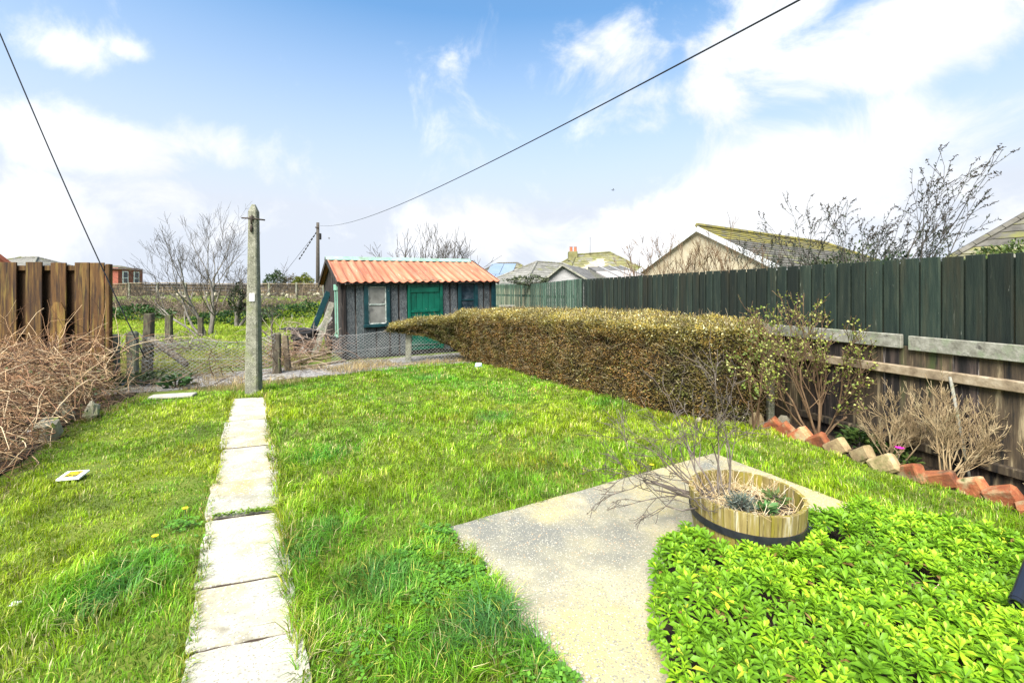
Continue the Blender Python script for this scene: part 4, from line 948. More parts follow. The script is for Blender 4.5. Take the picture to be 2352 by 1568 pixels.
leafy_bush('fence_creeper', 'creeper topping the far corner of the faded fence', (.6, 16.0, 2.15), (.75, .3, .16), 900, .08, .05, [(.06, .08, .04), (.10, .12, .06), (.04, .05, .03)])
leafy_bush('conifer_bush', 'dark green conifer bush beyond the far panel fence', (Pz(633, 640, 42).x, 42, 2.55), (.9, .8, 1.0), 1500, .22, .1, [(.03, .06, .02), (.06, .10, .03)])
leafy_bush('golden_bush', 'yellow-green rounded bush beyond the far panel fence', (Pz(697, 641, 42).x, 42, 2.5), (.85, .8, .75), 1500, .2, .1, [(.16, .17, .015), (.11, .14, .02)])
leafy_bush('russet_bush', 'brownish bush between the conifer and the golden bush', (Pz(665, 643, 42).x, 42.5, 2.45), (.9, .6, .75), 900, .2, .08, [(.14, .10, .06), (.10, .085, .04)])
# tangled dead scrub along the bank, ivy on the bank
def scrub(name, lab, c, rx, ry, rz, n, cols, cat='scrub', r=.012):
    T = thing(name, lab, cat, c); s = Strands()
    for k in range(n):
        x, y = random.gauss(0, .5) * rx, random.gauss(0, .5) * ry; b = Vector((c[0] + x, c[1] + y, float(ground_h(c[0] + x, c[1] + y))))
        d = Vector((random.gauss(0, .6), random.gauss(0, .6), 1)); l = rz * random.uniform(.4, 1.1)
        pts = [b]; 
        for j in range(4): d = d + rvec(.35) + Vector((0, 0, -.22)); pts.append(pts[-1] + d.normalized() * l / 4)
        col = random.choice(cols); v = random.uniform(.7, 1.2); s.add(pts, r, r * .4, tuple(q * v for q in col))
    s.obj('stems', M['dry'], T, 'stuff', color=True); return T
BRC = [(.13, .10, .07), (.18, .14, .10), (.09, .07, .05), (.22, .17, .12)]
for (x, Z, rx, n, lab) in ((310, 27.5, 3.2, 520, 'thicket of dead brambles on the bank below the far fence at left'), (420, 26, 3.0, 480, 'dead bramble thicket behind the bare tree'), (560, 27, 2.6, 380, 'low bramble scrub on the bank behind the concrete post'), (690, 29, 2.0, 200, 'thin scrub on the bank left of the shed')):
    scrub('bramble_thicket', lab, (Pz(x, 670, Z).x, Z, float(ground_h(Pz(x, 670, Z).x, Z))), rx, 1.6, 1.25, n, BRC, r=.02)
for (x, Z, rx, ry, n, lab) in ((300, 24.8, 2.4, 1.0, 1500, 'dark ivy mound on the bank behind the slatted fence end'), (530, 23.3, 2.0, .8, 1200, 'dark ivy mound at the foot of the ivy-trunked tree'), (690, 25.5, 2.2, 1.0, 1300, 'ivy and nettles on the bank left of the shed')):
    gx = Pz(x, 670, Z).x; leafy_bush('ivy_mound', lab, (gx, Z, float(ground_h(gx, Z)) + .18), (rx, ry, .42), n, .18, .12, [(.035, .085, .02), (.06, .12, .03), (.02, .05, .015)], cat='ivy', stem=False)
tb = Pz(536, 690, 21.6); leafy_bush('trunk_ivy', 'dark ivy wrapped round the small tree trunk', (tb.x + .1, 21.7, 1.35), (.28, .28, .7), 500, .12, .08, [(.02, .035, .012), (.03, .05, .02)], cat='ivy', stem=False)
# ================================================================== HEDGE
def resample(pts, n):
    p = np.array(pts, float); s = np.concatenate([[0], np.cumsum(np.linalg.norm(np.diff(p, axis=0), axis=1))]); s /= s[-1]
    t = np.linspace(0, 1, n); return np.stack([np.interp(t, s, p[:, k]) for k in range(p.shape[1])], 1)
def hedge():
    T = thing('hedge', 'long clipped brown-green hedge running from the flower bed to the shed', 'hedge', (1.5, 8, 0))
    # front line, back line, with heights (near -> far), then the thin arm to the left
    fr = [(3.42, 5.95), (3.2, 5.74), (2.6, 5.90), (2.05, 6.35), (1.5, 7.2), (.85, 8.3), (.15, 9.4), (-.6, 10.35), (-.98, 10.75), (-1.5, 10.78), (-2.1, 10.66), (-2.95, 10.5)]
    bk = [(3.52, 6.15), (3.5, 6.25), (3.42, 6.5), (3.28, 6.95), (3.0, 7.9), (2.62, 9.1), (2.1, 10.4), (1.0, 11.6), (-.4, 11.9), (-1.4, 11.6), (-2.1, 11.25), (-2.95, 10.85)]
    ht = [1.22, 1.28, 1.30, 1.31, 1.32, 1.32, 1.31, 1.29, 1.26, 1.16, 1.05, .93]
    bt = [0, 0, 0, 0, 0, 0, 0, 0, .05, .42, .68, .82]            # underside height
    n = 90; A = resample([(a[0], a[1], b[0], b[1], h, q) for a, b, h, q in zip(fr, bk, ht, bt)], n)
    f2, b2, h, q = A[:, :2], A[:, 2:4], A[:, 4], A[:, 5]
    # cross-section ring: front bottom -> front top -> back top -> back bottom
    def surf(u, v, out=0.0):
        """u along 0..1, v around 0..1: 0-.45 front face, .45-.85 top, .85-1 back"""
        i = u * (n - 1); i0 = np.clip(np.floor(i).astype(int), 0, n - 2); t = (i - i0)[:, None]
        fx = f2[i0] * (1 - t) + f2[i0 + 1] * t; bx = b2[i0] * (1 - t) + b2[i0 + 1] * t; t = t[:, 0]
        hh = h[i0] * (1 - t) + h[i0 + 1] * t; qq = q[i0] * (1 - t) + q[i0 + 1] * t
        d = bx - fx; dl = np.linalg.norm(d, axis=1, keepdims=True); dn = d / (dl + 1e-6)
        P_ = np.zeros((len(u), 3)); N_ = np.zeros((len(u), 3))
        m = v < .45; s = np.clip(v / .45, 0, 1)
        rd = np.minimum(.07, (hh - qq) * .4)
        zf = qq + (hh - rd - qq) * s
        batter = -.05 + .10 * (1 - s) ** 2 * (qq < .1)          # face leans in a little at the foot
        P_[m, :2] = (fx + dn * batter[:, None])[m]; P_[m, 2] = zf[m]; N_[m, :2] = -dn[m]; N_[m, 2] = .15
        m2 = (v >= .45) & (v < .85); s2 = np.clip((v - .45) / .4, 0, 1); a = np.clip(s2 / .18, 0, 1) * math.pi / 2
        P_[m2, :2] = (fx + dn * (rd[:, None] * (1 - np.cos(a))[:, None] - .05 + s2[:, None] * (dl - .1)))[m2]
        P_[m2, 2] = (hh - rd + rd * np.sin(a) - .01 * s2 * (qq < .1))[m2]; N_[m2, :2] = -dn[m2] * np.cos(a)[m2, None]; N_[m2, 2] = np.sin(a)[m2] + .05
        m3 = v >= .85; s3 = np.clip((v - .85) / .15, 0, 1); P_[m3, :2] = bx[m3]; P_[m3, 2] = (hh + .06 - (hh - qq) * s3)[m3]; N_[m3, :2] = dn[m3]
        N_ = unit(N_)
        bumpy = (.045 + .03 * (u > .8)) * vnoise(u * 46, v * 10, 5) + .055 * vnoise(u * 16, v * 4.5, 6)
        return P_ + N_ * (out + bumpy)[:, None], N_, hh, qq
    # solid filler core, shade between the leaves put into its dark colour
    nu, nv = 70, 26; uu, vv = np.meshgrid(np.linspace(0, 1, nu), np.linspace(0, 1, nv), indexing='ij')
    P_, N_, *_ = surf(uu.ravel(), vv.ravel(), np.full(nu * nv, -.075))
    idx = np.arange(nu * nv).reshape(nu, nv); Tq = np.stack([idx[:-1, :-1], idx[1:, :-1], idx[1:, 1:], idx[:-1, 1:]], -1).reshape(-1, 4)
    mesh_np('hedge_shade_core', P_, Tq, M['hedgecore'], T)
    # leaves
    def cloud(N, vlo, vhi, lo, hi, l, w, seed):
        r = np.random.default_rng(seed); u = r.uniform(0, 1, N); v = r.uniform(vlo, vhi, N)
        o = r.uniform(lo, hi, N); P_, N_, hh, qq = surf(u, v, o)
        patch = vnoise(u * 30, v * 7, 11) * .6 + vnoise(u * 75, v * 18, 12) * .5
        near = np.clip(1 - u * 4.2, 0, 1)                          # greener at the near end
        far = np.clip((u - .70) * 7, 0, 1)
        brown = np.array([.185, .105, .030]); dgreen = np.array([.070, .078, .018]); ygr = np.array([.31, .235, .045]); pale = np.array([.42, .40, .22]); olive = np.array([.13, .125, .03])
        g = np.clip(patch * .8 + .12 + near * .6 + far * .5, 0, 1)[:, None]
        c = brown * (1 - g) + dgreen * g
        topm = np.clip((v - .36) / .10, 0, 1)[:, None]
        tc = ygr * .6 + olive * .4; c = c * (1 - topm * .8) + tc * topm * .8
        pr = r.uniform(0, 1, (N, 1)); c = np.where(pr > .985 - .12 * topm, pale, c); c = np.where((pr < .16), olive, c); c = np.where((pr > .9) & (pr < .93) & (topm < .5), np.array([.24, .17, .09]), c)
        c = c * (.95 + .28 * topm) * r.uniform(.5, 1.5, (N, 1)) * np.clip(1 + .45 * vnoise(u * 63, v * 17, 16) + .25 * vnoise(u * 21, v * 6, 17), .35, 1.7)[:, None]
        keep = ~((v < .45) & (r.uniform(0, 1, N) < .35 * (vnoise(u * 50, v * 14, 15) > .35)))
        D_ = unit(N_ * r.uniform(.2, 1.0, (N, 1)) + r.normal(0, .65, (N, 3)) + np.array([0, 0, .25])); Nn = unit(N_ + r.normal(0, .5, (N, 3)))
        return leaves_arrays(P_[keep], D_[keep], Nn[keep], (r.uniform(.5, 1.5, N) * l)[keep], (r.uniform(.5, 1.4, N) * w)[keep], c[keep])
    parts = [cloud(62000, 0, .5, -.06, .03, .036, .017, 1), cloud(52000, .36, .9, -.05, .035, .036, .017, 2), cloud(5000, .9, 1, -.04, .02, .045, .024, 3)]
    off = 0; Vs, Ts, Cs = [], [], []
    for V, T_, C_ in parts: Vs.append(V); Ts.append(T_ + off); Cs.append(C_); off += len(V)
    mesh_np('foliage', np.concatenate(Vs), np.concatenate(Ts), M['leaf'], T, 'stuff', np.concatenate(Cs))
    # dry twigs poking out of the face and top
    r = np.random.default_rng(9); N = 9000; u = r.uniform(0, 1, N); v = r.uniform(0, .85, N); P_, N_, *_ = surf(u, v, np.full(N, -.05))
    s = Strands(); d0 = unit(N_ * .8 + r.normal(0, .6, (N, 3)) + np.array([0, 0, .25])); L_ = r.uniform(.06, .19, N)
    for i in range(N):
        col = ((.26, .20, .11), (.16, .11, .06), (.36, .30, .18), (.09, .065, .04))[i % 4]; p = P_[i]; d = d0[i]; q = p + d * L_[i] * .5; e = q + (d + r.normal(0, .3, 3)) * L_[i] * .5
        s.add([p, q, e], .0032, .0018, col)
    s.obj('twigs', M['dry'], T, 'stuff', color=True)
hedge()
# ================================================================== CHAIN-LINK FENCE
def chainlink(lab, pts, hts, cell, sag, wire=.0032):
    T = thing('chain_link_fence', lab, 'fence', pts[0]); s = Strands(); tot = 0; segs = []
    for i in range(len(pts) - 1):
        L_ = (Vector(pts[i + 1]) - Vector(pts[i])).length; segs.append((tot, L_)); tot += L_
    def at(x, z):
        for (st, L_), i in zip(segs, range(99)):
            if x <= st + L_ or i == len(segs) - 1:
                t = min(max((x - st) / L_, 0), 1); p = Vector(pts[i]).lerp(Vector(pts[i + 1]), t); h = hts[i] + (hts[i + 1] - hts[i]) * t; break
        zz = z * (h - sag * math.sin(t * math.pi))
        b = .05 * math.sin(x * 3.1) * z + .03 * math.sin(x * 7 + z * 5)
        return p + Vector((b * .4, b, zz + .03))
    nz = 11
    nx = int(tot / cell)
    for k in range(-nz, nx + 1):
        for sg in (1, -1):
            pl_ = []
            for j in range(nz + 1):
                x = (k + (j if sg > 0 else nz - j)) * cell
                if 0 <= x <= tot: pl_.append(at(x, j / nz))
                elif len(pl_) > 1: break
            if len(pl_) > 1: s.add(pl_, wire, wire)
    s.obj('wire_mesh', M['greywire'], T, 'stuff')
    for z in (.98, .5, .04):
        w = MB(); w.tube([at(x, z) + Vector((0, -.012, 0)) for x in np.linspace(0, tot, 40)], wire * 1.15, 5); w.obj('line_wire', M['greywire'], T, world=True)
M['greywire'] = mat('galvanised_wire', [(.20, .205, .205), (.30, .305, .30), (.40, .40, .39)], 8, rough=.5, bump=0, metal=.2)
chainlink('sagging chain-link mesh between the pale post and the hedge', [(-.95, 11.0, 0), (-2.5, 10.66, 0), (-4.05, 9.85, 0)], [1.0, .9, .74], .085, .05)
chainlink('rusty chain-link mesh hung between the old posts beside the tall concrete post', [(-4.95, 9.25, 0), (-6.2, 8.75, 0), (-7.0, 8.2, 0)], [.86, .8, .92], .10, .12)

# ================================================================== BRAMBLES ON THE LEFT
def bramble(lab, n, region, hmax, cols, r0, seed, arch=1.0, outer=None):
    random.seed(seed); T = thing('dead_bramble', lab, 'brambles', (region[0][0], region[0][1], 0)); s = Strands()
    xs = [p[0] for p in region]; ys = [p[1] for p in region]; c = 0
    while c < n:
        x, y = random.uniform(min(xs), max(xs)), random.uniform(min(ys), max(ys))
        if not bool(inpoly(np.array([x]), np.array([y]), region)[0]): continue
        c += 1; a = random.uniform(0, 6.28); l = random.uniform(.45, 1.5); p = Vector((x, y, random.uniform(0, .85) * hmax(x, y)))
        d = Vector((math.cos(a), math.sin(a), random.uniform(-.1, .9))); pts = [p.copy()]
        for j in range(6):
            d = (d.normalized() + rvec(.24 if random.random() < .8 else .7) + Vector((0, 0, -.12 * arch))); p = p + d.normalized() * l / 6
            hm = hmax(p.x, p.y)
            if p.z < .02: p.z = .02 + random.random() * .03; d.z = abs(d.z) * .3
            if p.z > hm * 1.12: d.z = -abs(d.z) * .5; p.z = hm * 1.12 + (p.z - hm * 1.12) * .4
            pts.append(p.copy())
        if outer is not None and not all(bool(inpoly(np.array([q.x]), np.array([q.y]), outer)[0]) for q in pts[2:]): c -= 1; continue
        col = random.choice(cols); v = random.uniform(.65, 1.3); s.add(pts, r0 * random.uniform(.6, 1.3), r0 * .35, tuple(q * v for q in col))
    s.obj('stems', M['dry'], T, 'stuff', color=True); return T
REG = [(-4.12, 3.4), (-4.75, 4.6), (-5.6, 5.85), (-6.15, 6.9), (-6.65, 7.5), (-9.0, 7.6), (-9.0, 3.0)]
def bh(x, y):   # pile height: low at the lawn side, about a metre by the fence
    d = min(1.0, max(0.0, (-(x + 4.15) - .42 * (y - 3.5)) / 1.5 + .25)); return .12 + .80 * d * min(1, .55 + .45 * (y - 3) / 3)
TAN = [(.33, .205, .105), (.42, .29, .165), (.21, .115, .058), (.12, .066, .038), (.52, .40, .25), (.27, .145, .08), (.10, .06, .04)]
BT = bramble('big tangle of dead tan bramble stems heaped against the slatted fence', 3900, REG, bh, TAN, .0056, 4, outer=[(p[0] + (.42 if p[0] > -7 else 0), p[1] - (.25 if p[0] > -7 else 0)) for p in EARTH])
# long canes rising against the fence
random.seed(5); s = Strands()
for k in range(60):
    x = random.uniform(-9.0, -6.4); p = Vector((x, random.uniform(7.1, 7.55), .75)); d = Vector((random.uniform(-.8, .8), 0.05, random.uniform(.4, 1))); pts = [p.copy()]
    for j in range(6): d = (d.normalized() + rvec(.2) + Vector((0, 0, -.14))); p = p + d.normalized() * random.uniform(.12, .2); pts.append(p.copy())
    s.add(pts, .007, .0025, random.choice(TAN))
s.obj('canes', M['dry'], BT, 'stuff', color=True)
# green and yellow bramble leaves at the foot of the heap
n = 1700; x = rng.uniform(-7.2, -4.6, n); y = rng.uniform(4.4, 7.5, n); k = np.array([bh(a, b) for a, b in zip(x, y)]); m = inpoly(x, y, REG) & (rng.uniform(0, 1, n) < np.clip((y - 4.0) / 3.2, .05, 1) ** 2)
x, y, k = x[m], y[m], k[m]; P_ = np.stack([x, y, rng.uniform(.02, .8, len(x)) * k], 1)
leafset('leaves', P_, rng.normal(0, 1, (len(x), 3)) + np.array([.3, -.6, .1]), .06, .045, [(.07, .10, .02), (.14, .16, .03), (.035, .06, .02), (.20, .19, .07)], BT)
# stones showing at its edge
for (px, py, r, lab) in ((112, 985, .16, 'yellowish rock leaning in the lawn edge of the bramble heap'), (150, 940, .14, 'upright pale rock among the bramble stems'), (210, 935, .13, 'mossy rock at the far end of the bramble heap')):
    p = G(px, py + 25); o = MB().box((0, 0, 0), (1.5 * r, 1.1 * r, 2 * r), None, r * .45, r * .16).obj('rock', M['boulder'], smooth=False); o.location = (p.x, p.y, r * .7); o.rotation_euler = (.2, .3, px); tag(o, lab, 'rock')
# tangle of rusty wire / briars in front of the track, and dead grass there
bramble('looping dark briar canes between the stay wire and the concrete post', 60, [(-7.6, 7.3), (-5.0, 8.2), (-4.7, 9.3), (-7.6, 9.0)], lambda x, y: .85, [(.10, .065, .045), (.15, .10, .07), (.20, .14, .09), (.07, .05, .04)], .008, 12, arch=.8)
bramble('brown briar tangle between the mossy post and the shed', 160, [(-5.2, 9.0), (-4.2, 9.6), (-4.6, 11.6), (-6.6, 11.6)], lambda x, y: .62, [(.20, .12, .08), (.28, .18, .12), (.34, .25, .17), (.14, .09, .06)], .008, 13)
bramble('dry twig heap piled in the field beside the bare tree', 170, [(-10.9, 11.8), (-8.6, 12.0), (-8.8, 13.4), (-11.2, 13.0)], lambda x, y: .5, [(.20, .17, .14), (.27, .23, .19), (.14, .12, .10)], .010, 14)
bramble('grey twigs tangled over the black tub beside the shed', 110, [(-6.7, 11.6), (-5.0, 11.2), (-5.2, 12.6), (-6.7, 12.8)], lambda x, y: .95, [(.30, .24, .20), (.40, .33, .28), (.22, .16, .13)], .009, 15)

# ================================================================== BITS BESIDE THE SHED
q = G(703, 800); T = thing('black_tub', 'black plastic tub standing by the left side of the shed', 'tub', (-5.78, 12.35, 0))
MB().lathe([(.01, .0), (.30, .0), (.36, .55), (.39, .60), (.39, .66), (.35, .66), (.33, .55), (.28, .08), (.01, .08)], (0, 0, 0), 20).obj('bowl', M['rubber'], T, smooth=True)
MB().lathe([(.375, .44), (.40, .45), (.40, .50), (.375, .51)], (0, 0, 0), 20).obj('rim_band', M['rubber'], T)
T = thing('rubbish_board', 'dark sheet lying flat on the black tub', 'board', (-5.85, 12.35, .67)); MB().box((-.05, 0, .03), (1.0, .6, .03), Matrix.Rotation(.05, 3, 'Y'), .006).obj('sheet', M['rubber'], T)
for i, (a, b, m_, lab) in enumerate(((SW(-.55, 1.2), SW(-.06, 1.4, 1.45), 'greywood', 'grey plank leaning steeply against the shed side'), (SW(-.75, 1.9), SW(-.06, 2.1, 1.75), 'tealdark', 'dark green board leaning against the shed side behind the grey plank'), (SW(-.9, 1.45), SW(-.06, 1.7, 1.05), 'whitewood', 'short pale board leaning low against the shed side'))):
    o = MB().bar(a, b, .16, .025, up=tuple(AX), bev=.004).obj('leaning_plank', M[m_]); tag(o, lab, 'plank', 'boards leaning on the shed')
for i, (a, b, lab) in enumerate(((G(668, 835, .08), G(768, 806, .12), 'pale plank lying tilted on the rubbish left of the shed'), (G(668, 848, .05), G(792, 828, .06), 'long brown plank lying along the track edge'), (G(655, 838, .03), G(700, 845, .03), 'short plank end beside the split stump'))):
    o = MB().bar(a, b, .11, .045, bev=.006).obj('loose_plank', M['plank']); tag(o, lab, 'plank', 'loose planks by the shed')
pb_ = Pz(1155, 700, 12.7); T = thing('trough', 'dark blue box just beyond the right corner of the shed', 'box', (pb_.x + .12, 12.8, 0))
MB().box((0, 0, .66), (.42, .4, 1.28), None, .02).obj('body', M['tealdark'], T); MB().box((0, 0, 1.335), (.48, .46, .05), None, .01).obj('lid', M['greywood'], T)
q = G(1100, 838, .03); o = MB().box((0, 0, .03), (.16, .10, .07), Matrix.Rotation(.4, 3, 'X'), .02, .012).obj('crumpled_packet', M['blue']); o.location = (q.x, q.y - .1, .02); tag(o, 'small crumpled pale blue packet at the foot of the hedge', 'litter')
# flat pale stone by the tall post; laurel-like plant
a, b = G(345, 912, .03), G(448, 906, .03); MBs = MB().bar(a, b, .2, .05, bev=.012); o = MBs.obj('flat_stone', M['slab']); tag(o, 'flat pale stone lying in the grass left of the concrete post', 'stone')
def rosette_plant(name, lab, c, n, l, w, h, cols, cat='plant', up=.5, spread=.12):
    T = thing(name, lab, cat, c); a = rng.uniform(0, 6.28, n); r = rng.uniform(0, spread, n); z = rng.uniform(.2, 1, n) * h
    P_ = np.stack([c[0] + r * np.cos(a), c[1] + r * np.sin(a), c[2] + z], 1); D_ = np.stack([np.cos(a), np.sin(a), rng.uniform(-.1, up * 2, n)], 1)
    leafset('leaves', P_, D_, l, w, cols, T); s = Strands()
    for i in range(0, n, max(1, n // 30)): s.add([(c[0], c[1], c[2]), tuple((np.array(c) + P_[i]) / 2 + np.array([0, 0, .02])), tuple(P_[i])], .004, .002)
    s.obj('stem', M['darkbark'], T); return T
q = G(390, 898); rosette_plant('broadleaf_weed', 'dark glossy broad-leaved plant by the flat pale stone', (q.x, q.y + .15, 0), 90, .14, .06, .22, [(.03, .075, .02), (.05, .11, .03), (.02, .045, .015)], spread=.24)
q = G(325, 890); rosette_plant('dark_weed', 'low dark weed clump at the foot of the squat concrete post', (q.x, q.y, 0), 160, .10, .05, .25, [(.03, .05, .02), (.05, .07, .03)], spread=.35)

# ================================================================== BORDER: SHRUBS, BRICKS, PLANTS
random.seed(40)
bs = (3.62, 5.22, .014)
T, st = tree('flowering_currant', 'budding shrub with reddish stems and fresh green leaves against the old fence', 'shrub', bs,
     [((0, 0, 0), (-.05, .1, 1), .95, .017), ((.02, 0, 0), (.12, -.05, 1), .95, .016), ((-.04, .03, 0), (-.38, .1, .95), .9, .015), ((.05, -.03, 0), (.6, -.3, .85), .85, .014), ((-.05, 0, 0), (-.75, -.2, .75), .85, .013), ((.0, .02, 0), (.3, .1, 1), .9, .014), ((-.03, -.03, 0), (-.2, -.2, 1), .9, .014), ((-.03, -.03, 0), (-.55, -.25, .9), .9, .012), ((.03, -.03, 0), (.35, -.35, .9), .85, .012)],
     dict(split=5, ang=.66, ratio=.54, up=.10, wob=.13, minr=.0028), M['brownbark'], M['brownbark'], levels=3)
P_, D_ = [], []
for tw in st['tw']:
    for k in range(2):
        t = random.uniform(.1, 1); j = min(int(t * 4), 3); P_.append(tw[j].lerp(tw[j + 1], t * 4 - j)); D_.append(rvec(1) + Vector((0, 0, .7)))
leafset('leaves', np.array([tuple(v) for v in P_]), np.array([tuple(v) for v in D_]), .032, .025, [(.24, .28, .04), (.34, .36, .09), (.16, .22, .03), (.40, .40, .14)], T)
q = G(1700, 968); 
T, st = tree('leafy_sapling', 'thin leafy shrub in front of the near end of the hedge', 'shrub', (3.02, 5.5, .02), [((0, 0, 0), (-.15, 0, 1), .6, .012), ((.05, 0, 0), (.25, 0, 1), .6, .012), ((0, 0, 0), (.0, -.1, 1), .7, .012)], dict(split=3, ang=.6, ratio=.6, up=.08, wob=.1, minr=.0025), M['brownbark'], M['brownbark'], levels=3)
P_, D_ = [], []
for tw in st['tw']:
    for k in range(5): P_.append(random.choice(tw)); D_.append(rvec(1) + Vector((0, 0, .5)))
leafset('leaves', np.array([tuple(v) for v in P_]), np.array([tuple(v) for v in D_]), .04, .032, [(.18, .24, .05), (.26, .30, .09), (.12, .18, .03)], T)
def dead_shrub(lab, base, hh, n, seed, spread=.75, name='dead_hydrangea', m_='drytwig'):
    random.seed(seed)
    return tree(name, lab, 'shrub', base, [((random.uniform(-.06, .06), random.uniform(-.05, .05), 0), (random.uniform(-spread, spread), random.uniform(-.35, .2), 1), hh * random.uniform(.35, .66), .0075) for _ in range(n + 6)], dict(split=5, ang=.68, ratio=.5, up=.10, wob=.12, minr=.0019), M[m_], M[m_], levels=3)
dead_shrub('dry brown hydrangea stems before the old fence, beside the pale cane', (3.98, 3.98, .02), .85, 8, 3)
dead_shrub('smaller dry twiggy shrub left of the pale cane', (3.86, 4.45, .02), .72, 6, 8)
dead_shrub('dry twigs of a shrub cut off by the right edge', (4.32, 3.3, .02), .7, 6, 11, .6)
o = MB().tube([fpt(4.0, .2, 0), fpt(4.18, .13, .95)], .013, 8).obj('garden_cane', M['greywood'], smooth=True); tag(o, 'pale straight cane leaning on the old fence', 'cane')
rowd = (brick_pts[-2] - brick_pts[1]).normalized()
blabs = ['round mossy buff stone starting the brick edging by the hedge', 'second edging brick, small and orange beside the mossy stone', 'buff-red edging brick third from the hedge', 'reddish edging brick with white specks, fourth from the hedge', 'fifth edging brick, dull red below the budding shrub',
         'dark holed edging brick under the leafy weed', 'large buff edging brick just past the leafy weed', 'tilted pale edging brick left of the pink flower', 'bright orange edging brick nearest the pink flower', 'orange edging brick with a pale face before the dry hydrangea', 'smooth red edging brick second from the right edge', 'big orange edging brick at the right edge', 'last edging brick cut off by the right edge']
for i, p in enumerate(brick_pts):
    m_ = M['palebrick'] if i in (0, 5, 6, 7) else M['brick']
    T = MB()
    if i == 0: T.box((0, 0, 0), (.22, .16, .22), None, .07, .012)
    else: T.box((0, 0, 0), (.215 + .03 * random.random(), random.uniform(.09, .12), random.uniform(.14, .18)), None, random.uniform(.012, .028), .008)
    o = T.obj('edging_brick', m_)
    rot = Matrix((rowd, Vector((rowd.y, -rowd.x, 0)) * -1, Vector((0, 0, 1)))).transposed() @ Matrix.Rotation(random.uniform(-.3, .3), 3, 'Z') @ Matrix.Rotation(R(-36 + random.uniform(-14, 12)), 3, 'Y') @ Matrix.Rotation(random.uniform(-.2, .45), 3, 'X')
    o.matrix_world = Matrix.Translation((p.x, p.y, .048 + random.uniform(-.02, .018))) @ rot.to_4x4()
    tag(o, blabs[i], 'brick', 'brick edging along the flower bed')
q = G(1648, 966); 
for (px, py, r, lab) in ((1652, 962, .07, 'small round pale stone in the dark at the foot of the hedge'), (1815, 905, .08, 'grey stone leaning at the old fence behind the budding shrub'), (1605, 968, .035, 'little white pebble under the near hedge')):
    q = G(px, py); 
    if py == 905: q = Vector((3.55, 5.75, 0))
    o = MB().box((0, 0, 0), (2 * r, 1.5 * r, 1.9 * r), None, r * .6, r * .1).obj('stone', M['boulder']); o.location = (q.x, q.y, r * .7); tag(o, lab, 'stone')
q = G(1950, 1030); rosette_plant('leafy_weed', 'bushy green weed spilling over the edging bricks', (q.x + .12, q.y, 0), 260, .085, .035, .2, [(.05, .10, .02), (.08, .14, .03), (.03, .065, .02), (.13, .18, .05)], spread=.17)
q = G(2010, 1050); rosette_plant('leafy_weed', 'smaller green weed left of the pink flower', (q.x + .1, q.y - .05, 0), 120, .075, .035, .13, [(.05, .10, .02), (.08, .13, .03)], spread=.14)
q = G(2075, 1075); rosette_plant('leafy_weed', 'low green weed between the pale and the orange bricks', (q.x + .05, q.y, 0), 90, .06, .03, .1, [(.05, .10, .02), (.09, .14, .03)], spread=.1)
# pink anemone
q = G(2055, 1062); T = thing('pink_flower', 'single magenta flower in the flower bed', 'flower', (3.80, 4.33, .02)); b = Vector((3.80, 4.33, .02))
MB().tube([b, b + Vector((.005, 0, .10)), b + Vector((0, -.01, .19))], .003, 5).obj('stem', M['darkbark'], T, world=True)
for k in range(8):
    a = k * math.pi / 4; c = b + Vector((0, -.01, .19)); e = c + Vector((math.cos(a) * .044, math.sin(a) * .044 - .01, .018)); sd_ = Vector((-math.sin(a), math.cos(a), 0)) * .015
    MB().add([c, c.lerp(e, .6) + sd_, e, c.lerp(e, .6) - sd_, c.lerp(e, .6) + Vector((0, 0, -.004))], [(0, 3, 2, 1), (0, 1, 4), (0, 4, 3), (1, 2, 4), (2, 3, 4)]).obj('petal', M['pink'], T, world=True)

# ================================================================== HALF-BARREL PLANTER
BC = Vector((1.55, 2.92, .03)); BRD, BHt = .350, .40
def planter():
    T = thing('half_barrel_planter', 'algae-stained half-barrel planter with black hoop at the patio corner', 'planter', BC); n = 34
    def rad(z): return BRD * (.84 + .16 * math.sin(min(1, z / BHt) * math.pi / 2 * .98))
    for k in range(n):
        a0, a1 = 2 * math.pi * k / n + .005, 2 * math.pi * (k + 1) / n - .005; V = []; top = BHt + random.uniform(-.004, .004)
        for z in (0, BHt * .33, BHt * .66, top):
            for a, dr in ((a0, 0), (a1, 0), (a1, -.026), (a0, -.026)):
                r_ = rad(z) + dr; V.append((r_ * math.cos(a), r_ * math.sin(a), z))
        f = []
        for j in range(3):
            for i in range(4): f.append((j * 4 + i, j * 4 + (i + 1) % 4, (j + 1) * 4 + (i + 1) % 4, (j + 1) * 4 + i))
        f += [(12, 13, 14, 15), (3, 2, 1, 0)]; MB().add(V, f).obj('stave', M['stave'], T)
    for z0, z1 in ((.235, .282), (.015, .05)):
        MB().lathe([(rad(z0) + .001, z0), (rad(z0) + .006, z0), (rad(z1) + .006, z1), (rad(z1) + .001, z1)], (0, 0, 0), 52).obj('hoop', M['black'], T, smooth=False)
    V = []; s_ = MB(); s_.lathe([(.002, BHt - .085), (.1, BHt - .08), (.2, BHt - .10), (.27, BHt - .10), (BRD - .03, BHt - .12)], (0, 0, 0), 30); s_.obj('soil', M['soil'], T, smooth=True)
planter()
BT_ = BC + Vector((0, 0, BHt - .09))
